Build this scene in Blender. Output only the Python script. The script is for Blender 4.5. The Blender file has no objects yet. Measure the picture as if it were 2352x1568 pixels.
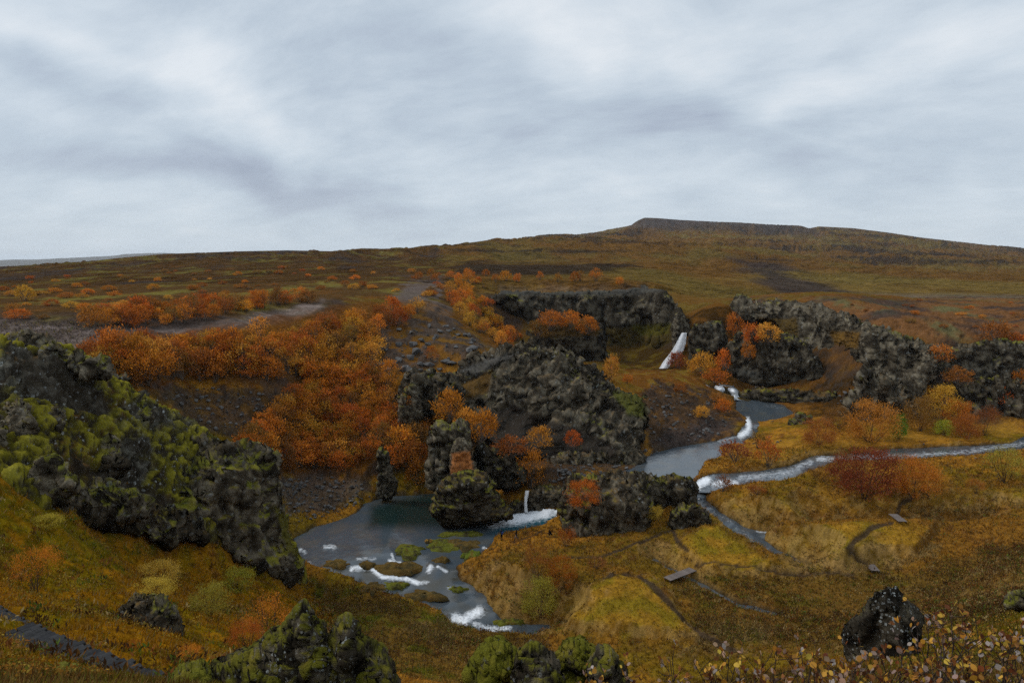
import bpy, math, random
import numpy as np
from mathutils import Vector, Matrix

# ------------------------------------------------------------------ camera, sky, sun, exposure
scene = bpy.context.scene
COL = scene.collection
rad = math.radians
CAM_Z = 42.0
FPX = 1568.0                      # focal length for a picture 2352 wide (24 mm on 36 mm)
PITCH = rad(6.51)
CP, SP = math.cos(PITCH), math.sin(PITCH)

cam_d = bpy.data.cameras.new('camera')
cam_d.lens = 24.0
cam_d.sensor_width = 36.0
cam_d.clip_start = 0.1
cam_d.clip_end = 60000
cam = bpy.data.objects.new('camera', cam_d)
cam.location = (0, 0, CAM_Z)
cam.rotation_euler = (math.pi / 2 - PITCH, 0, 0)
COL.objects.link(cam)
scene.camera = cam


def pdir(u, v):
    """direction of the sight line through picture point (2352 x 1568); y forward"""
    a = (u - 1176.0) / FPX
    b = (784.0 - v) / FPX
    return a, CP + b * SP, -SP + b * CP


def at_d(u, v, D):
    a, y, z = pdir(u, v)
    t = D / y
    return a * t, y * t, CAM_Z + z * t


def at_z(u, v, Z):
    a, y, z = pdir(u, v)
    t = (Z - CAM_Z) / z
    return a * t, y * t, Z


SUN_EL, SUN_AZ = rad(46), rad(-82)       # azimuth from +Y towards +X
sd = Vector((math.sin(SUN_AZ) * math.cos(SUN_EL), math.cos(SUN_AZ) * math.cos(SUN_EL), math.sin(SUN_EL)))
sun_d = bpy.data.lights.new('sun', 'SUN')
sun_d.energy = 1.5
sun_d.angle = rad(14)
sun_d.color = (1.0, 0.965, 0.92)
sun = bpy.data.objects.new('sun', sun_d)
sun.rotation_euler = (-sd).to_track_quat('-Z', 'Y').to_euler()
COL.objects.link(sun)

world = bpy.data.worlds.new('World')
scene.world = world
world.use_nodes = True


class NT:
    """small node-tree builder"""
    def __init__(s, tree):
        s.t = tree
        s.n = tree.nodes
        s.l = tree.links

    def node(s, kind, ins=None, **props):
        n = s.n.new(kind)
        for k, v in props.items():
            setattr(n, k, v)
        for k, v in (ins or {}).items():
            sock = n.inputs[k]
            if isinstance(v, bpy.types.NodeSocket):
                s.l.new(v, sock)
            elif v is not None:
                sock.default_value = v
        return n

    def math(s, op, a, b=None, c=None, clamp=False):
        n = s.n.new('ShaderNodeMath')
        n.operation = op
        n.use_clamp = clamp
        for i, v in enumerate((a, b, c)):
            if v is None:
                continue
            if isinstance(v, bpy.types.NodeSocket):
                s.l.new(v, n.inputs[i])
            else:
                n.inputs[i].default_value = v
        return n.outputs[0]

    def vmath(s, op, a, b=None, scale=None):
        n = s.n.new('ShaderNodeVectorMath')
        n.operation = op
        for i, v in enumerate((a, b)):
            if v is None:
                continue
            if isinstance(v, bpy.types.NodeSocket):
                s.l.new(v, n.inputs[i])
            else:
                n.inputs[i].default_value = v
        if scale is not None:
            if isinstance(scale, bpy.types.NodeSocket):
                s.l.new(scale, n.inputs['Scale'])
            else:
                n.inputs['Scale'].default_value = scale
        return n.outputs['Value'] if op in ('DOT_PRODUCT', 'LENGTH', 'DISTANCE') else n.outputs[0]

    def mix(s, f, a, b, mode='MIX'):
        n = s.n.new('ShaderNodeMix')
        n.data_type = 'RGBA'
        n.blend_type = mode
        n.clamp_factor = True
        for i, v in ((0, f), (6, a), (7, b)):
            if isinstance(v, bpy.types.NodeSocket):
                s.l.new(v, n.inputs[i])
            elif isinstance(v, (int, float)):
                n.inputs[i].default_value = v
            else:
                n.inputs[i].default_value = (*v, 1.0)
        return n.outputs[2]

    def ramp(s, f, stops, interp='LINEAR'):
        n = s.n.new('ShaderNodeValToRGB')
        n.color_ramp.interpolation = interp
        e = n.color_ramp.elements
        while len(e) < len(stops):
            e.new(0.5)
        for el, (p, c) in zip(e, stops):
            el.position = p
            el.color = (*c, 1.0) if not isinstance(c, (int, float)) else (c, c, c, 1.0)
        s.l.new(f, n.inputs[0])
        return n.outputs[0]

    def noise(s, vec, scale, detail=5.0, rough=0.5, dist=0.0):
        n = s.node('ShaderNodeTexNoise', {'Vector': vec, 'Scale': scale, 'Detail': detail, 'Roughness': rough, 'Distortion': dist})
        return n


def build_world():
    w = NT(world.node_tree)
    w.n.clear()
    tc = w.node('ShaderNodeTexCoord')
    d = tc.outputs['Generated']
    sep = w.node('ShaderNodeSeparateXYZ', {0: d})
    zz = w.math('MAXIMUM', sep.outputs[2], 0.0)
    den = w.math('ADD', zz, 0.26)
    px = w.math('DIVIDE', sep.outputs[0], den)
    py = w.math('DIVIDE', sep.outputs[1], den)
    pl = w.node('ShaderNodeCombineXYZ', {0: px, 1: py, 2: 0.0}).outputs[0]
    # the cloud deck drifts from upper left to lower right
    rot = w.node('ShaderNodeVectorRotate', {'Vector': pl, 'Angle': rad(24)}, rotation_type='Z_AXIS').outputs[0]
    st = w.vmath('MULTIPLY', rot, (1.15, 1.65, 1.0))
    warp = w.noise(st, 0.8, 1.0, 0.5)
    wv = w.vmath('SCALE', w.vmath('SUBTRACT', warp.outputs['Color'], (0.5, 0.5, 0.5)), scale=0.55)
    sw = w.vmath('ADD', st, wv)
    n1 = w.noise(sw, 0.75, 4.0, 0.52).outputs['Fac']
    n2 = w.noise(w.vmath('ADD', sw, (7.3, 2.1, 4.0)), 3.0, 7.0, 0.64).outputs['Fac']
    base = w.math('ADD', w.math('MULTIPLY', n1, 0.50), w.math('MULTIPLY', n2, 0.54))
    # individual banks of cloud: direction, extent along / across, tilt, darkness
    dw = w.vmath('ADD', d, w.vmath('SCALE', w.vmath('SUBTRACT', w.noise(d, 3.2, 3.0, 0.6).outputs['Color'], (0.5, 0.5, 0.5)), scale=0.26))
    lobes = [(690, 440, 320, 50, 3, 0.40), (1640, 325, 340, 80, 14, 0.30), (130, 150, 230, 55, 24, 0.20), (900, 110, 420, 120, 8, 0.17),
             (220, 370, 340, 60, 14, 0.17), (2290, 400, 160, 45, -18, 0.15),
             (560, 240, 190, 60, 22, -0.20), (1380, 95, 240, 80, 20, -0.18), (1950, 225, 280, 55, -16, -0.13), (150, 30, 240, 40, 12, -0.16)]
    tot = None
    for (u, v, la, lb, tilt, k) in lobes:
        c = Vector(pdir(u, v)).normalized()
        right = c.cross(Vector((0, 0, 1))).normalized()
        up = right.cross(c).normalized()
        ca, sa = math.cos(rad(tilt)), math.sin(rad(tilt))
        A = (right * ca - up * sa) * (FPX / la)
        B = (right * sa + up * ca) * (FPX / lb)
        # (a bank lies on one side of the sky only: its own axis is measured too, so the far side is out of reach)
        p = w.vmath('DOT_PRODUCT', dw, tuple(A))
        q = w.vmath('DOT_PRODUCT', dw, tuple(B))
        e = w.math('MULTIPLY_ADD', w.vmath('DOT_PRODUCT', dw, tuple(c)), -4.0, 4.0)
        r2 = w.math('MULTIPLY_ADD', p, p, w.math('MULTIPLY_ADD', q, q, w.math('MULTIPLY', e, e)))
        g = w.math('POWER', math.exp(-1), r2)
        tot = w.math('MULTIPLY', g, k) if tot is None else w.math('MULTIPLY_ADD', g, k, tot)
    dens = w.math('ADD', w.math('SUBTRACT', base, 0.52), 0.385)
    dens = w.math('ADD', dens, tot, clamp=True)
    cl = w.ramp(dens, [(0.16, (0.81, 0.86, 0.91)), (0.36, (0.645, 0.725, 0.805)), (0.52, (0.515, 0.60, 0.695)), (0.72, (0.385, 0.445, 0.555)), (0.92, (0.27, 0.315, 0.425))])
    hor = w.math('POWER', w.math('SUBTRACT', 1.0, zz, clamp=True), 9.0)
    cl = w.mix(w.math('MULTIPLY', hor, 0.7), cl, (0.66, 0.75, 0.83))
    sky = w.node('ShaderNodeTexSky', sky_type='NISHITA', sun_disc=False)
    sky.sun_elevation = SUN_EL
    sky.sun_rotation = SUN_AZ
    skyc = w.vmath('SCALE', sky.outputs[0], scale=0.08)
    c = w.mix(0.93, skyc, cl)
    bg = w.node('ShaderNodeBackground', {'Color': c, 'Strength': 1.0})
    out = w.node('ShaderNodeOutputWorld')
    w.l.new(bg.outputs[0], out.inputs[0])
    world.cycles.sampling_method = 'NONE'      # an even overcast sky needs no importance map


build_world()
scene.view_settings.view_transform = 'Standard'
scene.view_settings.look = 'None'
scene.view_settings.exposure = 0.0
scene.view_settings.gamma = 1.0
scene.view_settings.use_curve_mapping = False
scene.render.engine = 'CYCLES'
scene.cycles.max_bounces = 5
scene.cycles.diffuse_bounces = 1
scene.cycles.glossy_bounces = 2
scene.cycles.transmission_bounces = 3
scene.cycles.transparent_max_bounces = 6
scene.cycles.caustics_reflective = False
scene.cycles.caustics_refractive = False
scene.cycles.use_denoising = False
scene.cycles.denoiser = 'OPENIMAGEDENOISE'
scene.cycles.denoising_input_passes = 'RGB_ALBEDO_NORMAL'
scene.cycles.denoising_prefilter = 'ACCURATE'

# ------------------------------------------------------------------ noise
R = random.Random(7)
NR = np.random.RandomState(11)


def _h(ix, iy, iz, seed):
    h = (ix.astype(np.uint32) * np.uint32(374761393) + iy.astype(np.uint32) * np.uint32(668265263) + iz.astype(np.uint32) * np.uint32(2147483647) + np.uint32(seed * 974711 & 0xffffffff))
    h = (h ^ (h >> np.uint32(13))) * np.uint32(1274126177)
    h = h ^ (h >> np.uint32(16))
    h = h * np.uint32(2246822519)
    return h ^ (h >> np.uint32(15))


def _f(h):
    return (h & np.uint32(0xffffff)).astype(np.float32) / np.float32(16777215.0)


def vn(p, seed=0):
    """value noise, -1..1"""
    p = np.asarray(p, np.float32)
    i = np.floor(p)
    f = p - i
    f = f * f * f * (f * (f * 6 - 15) + 10)
    i = i.astype(np.int64)
    x, y, z = i[:, 0], i[:, 1], i[:, 2]
    fx, fy, fz = f[:, 0], f[:, 1], f[:, 2]
    out = 0
    for dz in (0, 1):
        wz = fz if dz else 1 - fz
        for dy in (0, 1):
            wy = fy if dy else 1 - fy
            a = _f(_h(x, y + dy, z + dz, seed))
            b = _f(_h(x + 1, y + dy, z + dz, seed))
            out = out + wz * wy * (a + (b - a) * fx)
    return out * 2 - 1


ROT = np.array([[0.36, 0.48, -0.8], [-0.8, 0.6, 0.0], [0.48, 0.64, 0.6]], np.float32)


def fbm(p, octv=5, gain=0.5, seed=0, ridged=False, billow=False):
    p = np.asarray(p, np.float32)
    s, a, n = 0, 1.0, 0.0
    for k in range(octv):
        v = vn(p, seed + k)
        if ridged:
            v = 1 - 2 * np.abs(v)
        elif billow:
            v = 2 * np.abs(v) - 1
        s = s + a * v
        n += a
        a *= gain
        p = (p @ ROT.T) * 2.03 + 3.7
    return s / n


def crags(p, octv=5, seed=0, sharp=2.0):
    """sharp spines with broken flanks, about -1..1"""
    p = np.asarray(p, np.float32)
    s, a, w, n = 0, 1.0, 1.0, 0.0
    for k in range(octv):
        v = (1 - np.abs(vn(p, seed + k) * .75 + vn(p * 1.31 + 17.7, seed + k + 50) * .5)) ** sharp
        v = v * w
        w = np.clip(v * 1.8, 0, 1)
        s = s + a * v
        n += a
        a *= .62
        p = (p @ ROT.T) * 2.11 + 5.3
    return s / n * 3.0 - 1.0


def fm(m, p, octv=5, gain=0.5, seed=0, **kw):
    """fbm only where it is wanted"""
    i = np.nonzero(m)[0]
    out = np.zeros(len(p), np.float32)
    if len(i):
        out[i] = fbm(p[i], octv, gain, seed, **kw)
    return out


def worley(p, seed=0):
    """distance to nearest and second nearest cell point, nearest id"""
    p = np.asarray(p, np.float32)
    i = np.floor(p).astype(np.int64)
    f1 = np.full(len(p), 9.0, np.float32)
    f2 = f1.copy()
    idn = np.zeros(len(p), np.float32)
    for dx in (-1, 0, 1):
        for dy in (-1, 0, 1):
            for dz in (-1, 0, 1):
                cx, cy, cz = i[:, 0] + dx, i[:, 1] + dy, i[:, 2] + dz
                h = _h(cx, cy, cz, seed)
                q = np.stack([cx + _f(h), cy + _f(h * np.uint32(7919) + np.uint32(13)), cz + _f(h * np.uint32(104729) + np.uint32(7))], 1)
                d = np.sqrt(((p - q) ** 2).sum(1))
                m = d < f1
                f2 = np.where(m, f1, np.minimum(f2, d))
                idn = np.where(m, _f(h * np.uint32(31337) + np.uint32(5)), idn)
                f1 = np.where(m, d, f1)
    return f1, f2, idn


def facets(p, seed=0):
    """broken stone: every cell is a tilted plane, set higher or lower than its neighbours"""
    p = np.asarray(p, np.float32)
    p = p + np.stack([vn(p * .9, seed + 1), vn(p * .9 + 31, seed + 2), vn(p * .9 + 67, seed + 3)], 1) * .35
    i = np.floor(p).astype(np.int64)
    f1 = np.full(len(p), 9.0, np.float32)
    f2 = f1.copy()
    d0 = np.zeros(len(p), np.float32)
    for dx in (-1, 0, 1):
        for dy in (-1, 0, 1):
            for dz in (-1, 0, 1):
                cx, cy, cz_ = i[:, 0] + dx, i[:, 1] + dy, i[:, 2] + dz
                h = _h(cx, cy, cz_, seed)
                r1, r2, r3 = _f(h), _f(h * np.uint32(7919) + np.uint32(13)), _f(h * np.uint32(104729) + np.uint32(7))
                vx, vy, vz = p[:, 0] - cx - r1, p[:, 1] - cy - r2, p[:, 2] - cz_ - r3
                d = np.sqrt(vx * vx + vy * vy + vz * vz)
                m = d < f1
                f2 = np.where(m, f1, np.minimum(f2, d))
                pl = (_f(h * np.uint32(31337) + np.uint32(5)) - .5) * .6 + (r2 - .5) * 2.2 * vx + (r3 - .5) * 2.2 * vy + (r1 - .5) * 2.2 * vz
                d0 = np.where(m, pl, d0)
                f1 = np.where(m, d, f1)
    return d0, f2 - f1


def aretes(p, seed=0, k=1.3, g=1.5, convex=False):
    """scooped faces meeting in sharp edges (or, convex, blocks parted by sharp joints); continuous"""
    p = np.asarray(p, np.float32)
    i = np.floor(p).astype(np.int64)
    best = np.full(len(p), 9.0, np.float32)
    for dx in (-1, 0, 1):
        for dy in (-1, 0, 1):
            for dz in (-1, 0, 1):
                cx, cy, cz_ = i[:, 0] + dx, i[:, 1] + dy, i[:, 2] + dz
                h = _h(cx, cy, cz_, seed)
                r1, r2, r3 = _f(h), _f(h * np.uint32(7919) + np.uint32(13)), _f(h * np.uint32(104729) + np.uint32(7))
                vx, vy, vz = p[:, 0] - cx - r1, p[:, 1] - cy - r2, p[:, 2] - cz_ - r3
                d = k * (vx * vx + vy * vy + vz * vz) + g * ((r2 - .5) * vx + (r3 - .5) * vy + (r1 - .5) * vz) + .35 * _f(h * np.uint32(31337) + np.uint32(5))
                best = np.minimum(best, d)
    best = (best - .35) * 2.2
    return -best if convex else best


def sstep(a, b, x):
    t = np.clip((x - a) / (b - a), 0, 1)
    return t * t * (3 - 2 * t)


def lerp(a, b, t):
    t = np.asarray(t)
    if t.ndim == 1:
        t = t[:, None]
    return a + (np.asarray(b) - a) * t


# ------------------------------------------------------------------ mesh helpers
def mk_mesh(name, verts, faces, attrs=None, smooth=True):
    """verts (n,3); faces: list of (m,k) index arrays"""
    me = bpy.data.meshes.new(name)
    verts = np.asarray(verts, np.float32)
    faces = [np.asarray(f, np.int32) for f in faces if len(f)]
    me.vertices.add(len(verts))
    me.vertices.foreach_set('co', verts.ravel())
    nl = sum(f.size for f in faces)
    nf = sum(len(f) for f in faces)
    me.loops.add(nl)
    me.polygons.add(nf)
    me.loops.foreach_set('vertex_index', np.concatenate([f.ravel() for f in faces]))
    tot = np.concatenate([np.full(len(f), f.shape[1], np.int32) for f in faces])
    st = np.concatenate([[0], np.cumsum(tot)[:-1]]).astype(np.int32)
    me.polygons.foreach_set('loop_start', st)
    me.polygons.foreach_set('loop_total', tot)
    me.polygons.foreach_set('use_smooth', np.full(nf, smooth, bool))
    me.update(calc_edges=True)
    for k, a in (attrs or {}).items():
        a = np.asarray(a, np.float32)
        if a.ndim == 1:
            at = me.attributes.new(k, 'FLOAT', 'POINT')
            at.data.foreach_set('value', a)
        else:
            if a.shape[1] == 3:
                a = np.concatenate([a, np.ones((len(a), 1), np.float32)], 1)
            at = me.color_attributes.new(k, 'FLOAT_COLOR', 'POINT')
            at.data.foreach_set('color', a.ravel())
    return me


def mk(name, me, mat=None, parent=None, loc=None, label=None, cat=None, group=None, kind=None):
    o = bpy.data.objects.new(name, me)
    COL.objects.link(o)
    if mat is not None and me is not None and len(me.materials) == 0:
        me.materials.append(mat)
    if parent is not None:
        o.parent = parent
    if loc is not None:
        o.location = loc
    tag(o, label, cat, group, kind)
    return o


def tag(o, label=None, cat=None, group=None, kind=None):
    if label:
        o['label'] = label
    if cat:
        o['category'] = cat
    if group:
        o['group'] = group
    if kind:
        o['kind'] = kind


def grid_faces(nr, nc):
    a = np.arange(nr * nc).reshape(nr, nc)
    return np.stack([a[:-1, :-1], a[:-1, 1:], a[1:, 1:], a[1:, :-1]], -1).reshape(-1, 4)


def grid_normals(P):
    """P (nr,nc,3) -> unit normals"""
    du = np.gradient(P, axis=1)
    dv = np.gradient(P, axis=0)
    n = np.cross(du, dv)
    return n / (np.linalg.norm(n, axis=-1, keepdims=True) + 1e-9)


def mesh_normals(V, faces):
    n = np.zeros_like(V)
    for f in faces:
        a = np.cross(V[f[:, 1]] - V[f[:, 0]], V[f[:, -1]] - V[f[:, 0]])
        for k in range(f.shape[1]):
            np.add.at(n, f[:, k], a)
    return n / (np.linalg.norm(n, axis=1, keepdims=True) + 1e-9)


def poly_sd(px, py, poly):
    """signed distance to a closed polygon, positive inside"""
    poly = np.asarray(poly, np.float64)
    px = np.asarray(px, np.float64)
    py = np.asarray(py, np.float64)
    d2 = np.full(px.shape, 1e18)
    ins = np.zeros(px.shape, bool)
    for (x0, y0), (x1, y1) in zip(poly, np.roll(poly, -1, 0)):
        ex, ey = x1 - x0, y1 - y0
        t = np.clip(((px - x0) * ex + (py - y0) * ey) / (ex * ex + ey * ey + 1e-12), 0, 1)
        d2 = np.minimum(d2, (px - x0 - t * ex) ** 2 + (py - y0 - t * ey) ** 2)
        c = ((y0 > py) != (y1 > py))
        xi = (x1 - x0) * (py - y0) / ((y1 - y0) if y1 != y0 else 1e-12) + x0
        ins ^= c & (px < xi)
    d = np.sqrt(d2)
    return np.where(ins, d, -d)


def line_d(px, py, pts):
    """distance to an open polyline and parameter 0..1 along it"""
    pts = np.asarray(pts, np.float64)
    d2 = np.full(px.shape, 1e18)
    tt = np.zeros(px.shape)
    n = len(pts) - 1
    for k in range(n):
        x0, y0 = pts[k][:2]
        x1, y1 = pts[k + 1][:2]
        ex, ey = x1 - x0, y1 - y0
        t = np.clip(((px - x0) * ex + (py - y0) * ey) / (ex * ex + ey * ey + 1e-12), 0, 1)
        dd = (px - x0 - t * ex) ** 2 + (py - y0 - t * ey) ** 2
        tt = np.where(dd < d2, (k + t) / n, tt)
        d2 = np.minimum(d2, dd)
    return np.sqrt(d2), tt


# ------------------------------------------------------------------ materials
def new_mat(name):
    m = bpy.data.materials.new(name)
    m.use_nodes = True
    t = NT(m.node_tree)
    t.n.clear()
    out = t.node('ShaderNodeOutputMaterial')
    return m, t, out


def m_ground(name, lichen=0.0, bump=0.6, fine=9.0, rough=1.0, spec=0.0, contrast=0.55):
    """colour comes from the mesh (what grows or lies there); grain, speckle and relief from noise"""
    m, t, out = new_mat(name)
    pos = t.node('ShaderNodeNewGeometry').outputs['Position']
    col = t.node('ShaderNodeAttribute', attribute_name='col').outputs['Color']
    n1 = t.noise(pos, fine, 5.0, 0.65).outputs['Fac']
    n2 = t.noise(pos, fine * 0.17, 4.0, 0.6).outputs['Fac']
    k = t.math('ADD', t.math('MULTIPLY', n1, 0.6), t.math('MULTIPLY', n2, 0.4))
    k = t.node('ShaderNodeMapRange', {0: k, 1: 0.3, 2: 0.7, 3: 1 - contrast, 4: 1 + contrast}).outputs[0]
    c = t.vmath('MULTIPLY', col, t.node('ShaderNodeCombineXYZ', {0: k, 1: k, 2: k}).outputs[0])
    if lichen:
        lm = t.node('ShaderNodeAttribute', attribute_name='rock').outputs['Fac']
        vo = t.node('ShaderNodeTexVoronoi', {'Vector': pos, 'Scale': fine * 0.55, 'Randomness': 1.0})
        sp = t.math('LESS_THAN', vo.outputs['Distance'], t.math('MULTIPLY', t.noise(pos, fine * 0.12, 3.0, 0.6).outputs['Fac'], 0.55))
        sz = t.node('ShaderNodeMapRange', {0: t.noise(pos, 0.9, 3.0, 0.6).outputs['Fac'], 1: 0.48, 2: 0.62, 3: 0.0, 4: lichen}).outputs[0]
        f = t.math('MULTIPLY', t.math('MULTIPLY', sp, sz), lm, clamp=True)
        c = t.mix(f, c, (0.34, 0.36, 0.35))
    h = t.math('ADD', t.math('MULTIPLY', n1, 0.5), t.noise(pos, fine * 2.6, 3.0, 0.6).outputs['Fac'])
    bp = t.node('ShaderNodeBump', {'Height': h, 'Strength': bump, 'Distance': 0.9 / fine})
    b = t.node('ShaderNodeBsdfPrincipled', {'Base Color': c, 'Roughness': rough, 'Specular IOR Level': spec, 'Normal': bp.outputs[0]})
    t.l.new(b.outputs[0], out.inputs[0])
    return m


def m_leaf(name, trans=0.35, var=0.5):
    """object colour with a different tone for each leaf"""
    m, t, out = new_mat(name)
    oc = t.node('ShaderNodeObjectInfo')
    g = t.node('ShaderNodeNewGeometry')
    k = t.node('ShaderNodeMapRange', {0: g.outputs['Random Per Island'], 1: 0.0, 2: 1.0, 3: 1 - var, 4: 1 + var}).outputs[0]
    c = t.vmath('SCALE', oc.outputs['Color'], scale=k)
    hs = t.node('ShaderNodeHueSaturation', {'Hue': t.math('ADD', t.math('MULTIPLY', oc.outputs['Random'], 0.022), 0.492), 'Saturation': 1.0, 'Value': 1.0, 'Color': c})
    b = t.node('ShaderNodeBsdfDiffuse', {'Color': hs.outputs[0]})
    tr = t.node('ShaderNodeBsdfTranslucent', {'Color': hs.outputs[0]})
    mx = t.node('ShaderNodeMixShader', {0: trans, 1: b.outputs[0], 2: tr.outputs[0]})
    t.l.new(mx.outputs[0], out.inputs[0])
    return m


def m_attr(name, rough=0.9, trans=0.0):
    m, t, out = new_mat(name)
    c = t.node('ShaderNodeAttribute', attribute_name='col').outputs['Color']
    b = t.node('ShaderNodeBsdfPrincipled', {'Base Color': c, 'Roughness': rough, 'Specular IOR Level': 0.0})
    sh = b.outputs[0]
    if trans:
        tr = t.node('ShaderNodeBsdfTranslucent', {'Color': c})
        sh = t.node('ShaderNodeMixShader', {0: trans, 1: sh, 2: tr.outputs[0]}).outputs[0]
    t.l.new(sh, out.inputs[0])
    return m


def m_plain(name, col, var=0.35, scale=8.0, rough=0.85, spec=0.25, bump=0.3, stretch=(1, 1, 1)):
    m, t, out = new_mat(name)
    tc = t.node('ShaderNodeTexCoord').outputs['Object']
    v = t.vmath('MULTIPLY', tc, stretch)
    oi = t.node('ShaderNodeObjectInfo').outputs['Random']
    v2 = t.vmath('ADD', v, t.node('ShaderNodeCombineXYZ', {0: t.math('MULTIPLY', oi, 57.0), 1: oi, 2: t.math('MULTIPLY', oi, 31.0)}).outputs[0])
    n = t.noise(v2, scale, 5.0, 0.65).outputs['Fac']
    k = t.node('ShaderNodeMapRange', {0: n, 1: 0.25, 2: 0.75, 3: 1 - var, 4: 1 + var}).outputs[0]
    k = t.math('MULTIPLY', k, t.math('ADD', 0.8, t.math('MULTIPLY', oi, 0.4)))
    c = t.vmath('SCALE', (*col,), scale=k)
    bp = t.node('ShaderNodeBump', {'Height': n, 'Strength': bump, 'Distance': 0.4 / scale})
    b = t.node('ShaderNodeBsdfPrincipled', {'Base Color': c, 'Roughness': rough, 'Specular IOR Level': spec, 'Normal': bp.outputs[0]})
    t.l.new(b.outputs[0], out.inputs[0])
    return m


def m_water(name, deep=(0.012, 0.02, 0.022), wave=1.6, bump=0.09):
    m, t, out = new_mat(name)
    pos = t.node('ShaderNodeNewGeometry').outputs['Position']
    fo = t.node('ShaderNodeAttribute', attribute_name='foam').outputs['Fac']
    bed = t.node('ShaderNodeAttribute', attribute_name='col').outputs['Color']  # bed colour with the sky's blue-grey reflection painted in
    st = t.vmath('MULTIPLY', pos, (1.0, 0.8, 1.0))
    n1 = t.noise(st, wave, 4.0, 0.6, 0.4).outputs['Fac']
    n2 = t.noise(st, wave * 4.2, 4.0, 0.6).outputs['Fac']
    h = t.math('ADD', n1, t.math('MULTIPLY', n2, 0.35))
    bp = t.node('ShaderNodeBump', {'Height': h, 'Strength': bump, 'Distance': 0.35})
    b = t.node('ShaderNodeBsdfPrincipled', {'Base Color': bed, 'Roughness': 0.06, 'IOR': 1.45, 'Specular IOR Level': 0.5, 'Normal': bp.outputs[0]})
    nf = t.noise(t.vmath('MULTIPLY', pos, (1, 1, 1)), 1.9, 4.0, 0.6, 0.8).outputs['Fac']
    nf2 = t.noise(pos, 0.9, 3.0, 0.6).outputs['Fac']
    f = t.math('ADD', fo, t.math('MULTIPLY', t.math('SUBTRACT', t.math('ADD', t.math('MULTIPLY', nf, 0.7), t.math('MULTIPLY', nf2, 0.3)), 0.5), 2.2))
    f = t.node('ShaderNodeMapRange', {0: f, 1: 0.22, 2: 1.0, 3: 0.0, 4: 1.0}, clamp=True).outputs[0]
    f = t.math('MULTIPLY', f, t.math('MULTIPLY', fo, 3.0, clamp=True))
    bf = t.node('ShaderNodeBump', {'Height': nf, 'Strength': 0.8, 'Distance': 0.25})
    w = t.node('ShaderNodeBsdfPrincipled', {'Base Color': (0.86, 0.89, 0.92, 1), 'Roughness': 0.8, 'Normal': bf.outputs[0]})
    mx = t.node('ShaderNodeMixShader', {0: f, 1: b.outputs[0], 2: w.outputs[0]})
    t.l.new(mx.outputs[0], out.inputs[0])
    return m


M = {}
M['ground'] = m_ground('ground', bump=0.7, fine=3.2, contrast=0.5)
M['far'] = m_ground('moor', bump=1.0, fine=0.30, contrast=0.95)
M['rock'] = m_ground('lava_rock', lichen=0.35, bump=0.6, fine=2.2, contrast=0.55, spec=0.04)
M['near_rock'] = m_ground('near_rock', lichen=0.9, bump=1.0, fine=13.0, contrast=0.55, spec=0.04)
M['hill'] = m_ground('moss_hill', lichen=0.9, bump=0.5, fine=3.6, contrast=0.45, spec=0.0)
M['leaf'] = m_leaf('leaf')
M['wleaf'] = m_leaf('willow_leaf', trans=0.3, var=0.0)
M['birch_bark'] = m_plain('birch_bark', (0.13, 0.105, 0.085), rough=0.9, scale=20, spec=0.05)
M['bark'] = m_plain('bark', (0.05, 0.032, 0.024), rough=0.9, scale=20)
M['grass'] = m_attr('grass_blades', trans=0.25)
M['stone'] = m_plain('stone', (0.115, 0.11, 0.105), var=0.5, scale=2.5, bump=0.6, spec=0.05)
M['water'] = m_water('river_water')

# ------------------------------------------------------------------ ground: heights surveyed at points, interpolated
CT = []          # (x, y, z)


def cz(*pts):
    for u, v, z in pts:
        CT.append(at_z(u, v, z))


def cd(*pts):
    for u, v, D in pts:
        CT.append(at_d(u, v, D))


def ch(*pts):    # u, distance, height
    for u, D, z in pts:
        CT.append(((u - 1176) / FPX * D, D, z))


# pool, lower stream and the flats round them
cz((700, 1270, 0), (800, 1225, 0), (900, 1165, 0), (1000, 1150, 0), (1150, 1200, 0), (1250, 1195, .2), (820, 1315, -.4), (900, 1335, -1),
   (1000, 1355, -1.5), (1060, 1410, -2), (1200, 1445, -2.3), (660, 1140, 3.2), (740, 1110, 3), (840, 1150, .8), (700, 1200, 1), (700, 1085, 4.2),
   (900, 1130, 1), (960, 1120, 1.2), (1450, 1330, 2.2), (1420, 1370, 2.6), (1420, 1440, 1.2), (1600, 1290, 1.6), (1560, 1345, 0), (1700, 1420, .4), (1500, 1500, .8), (1200, 1370, .8),
   (1130, 1310, .4), (1160, 1245, .45), (900, 1410, -.3), (900, 1480, .4), (1100, 1490, .3), (780, 1400, 1.2), (1200, 1219, .12), (1250, 1209, .2), (1285, 1194, .3), (1220, 1236, .45), (1300, 1260, 1.1), (1450, 1260, 2), (1620, 1210, 3), (1700, 1230, 2.2),
   (1330, 1280, 1.2), (1400, 1290, 1.4))
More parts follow.
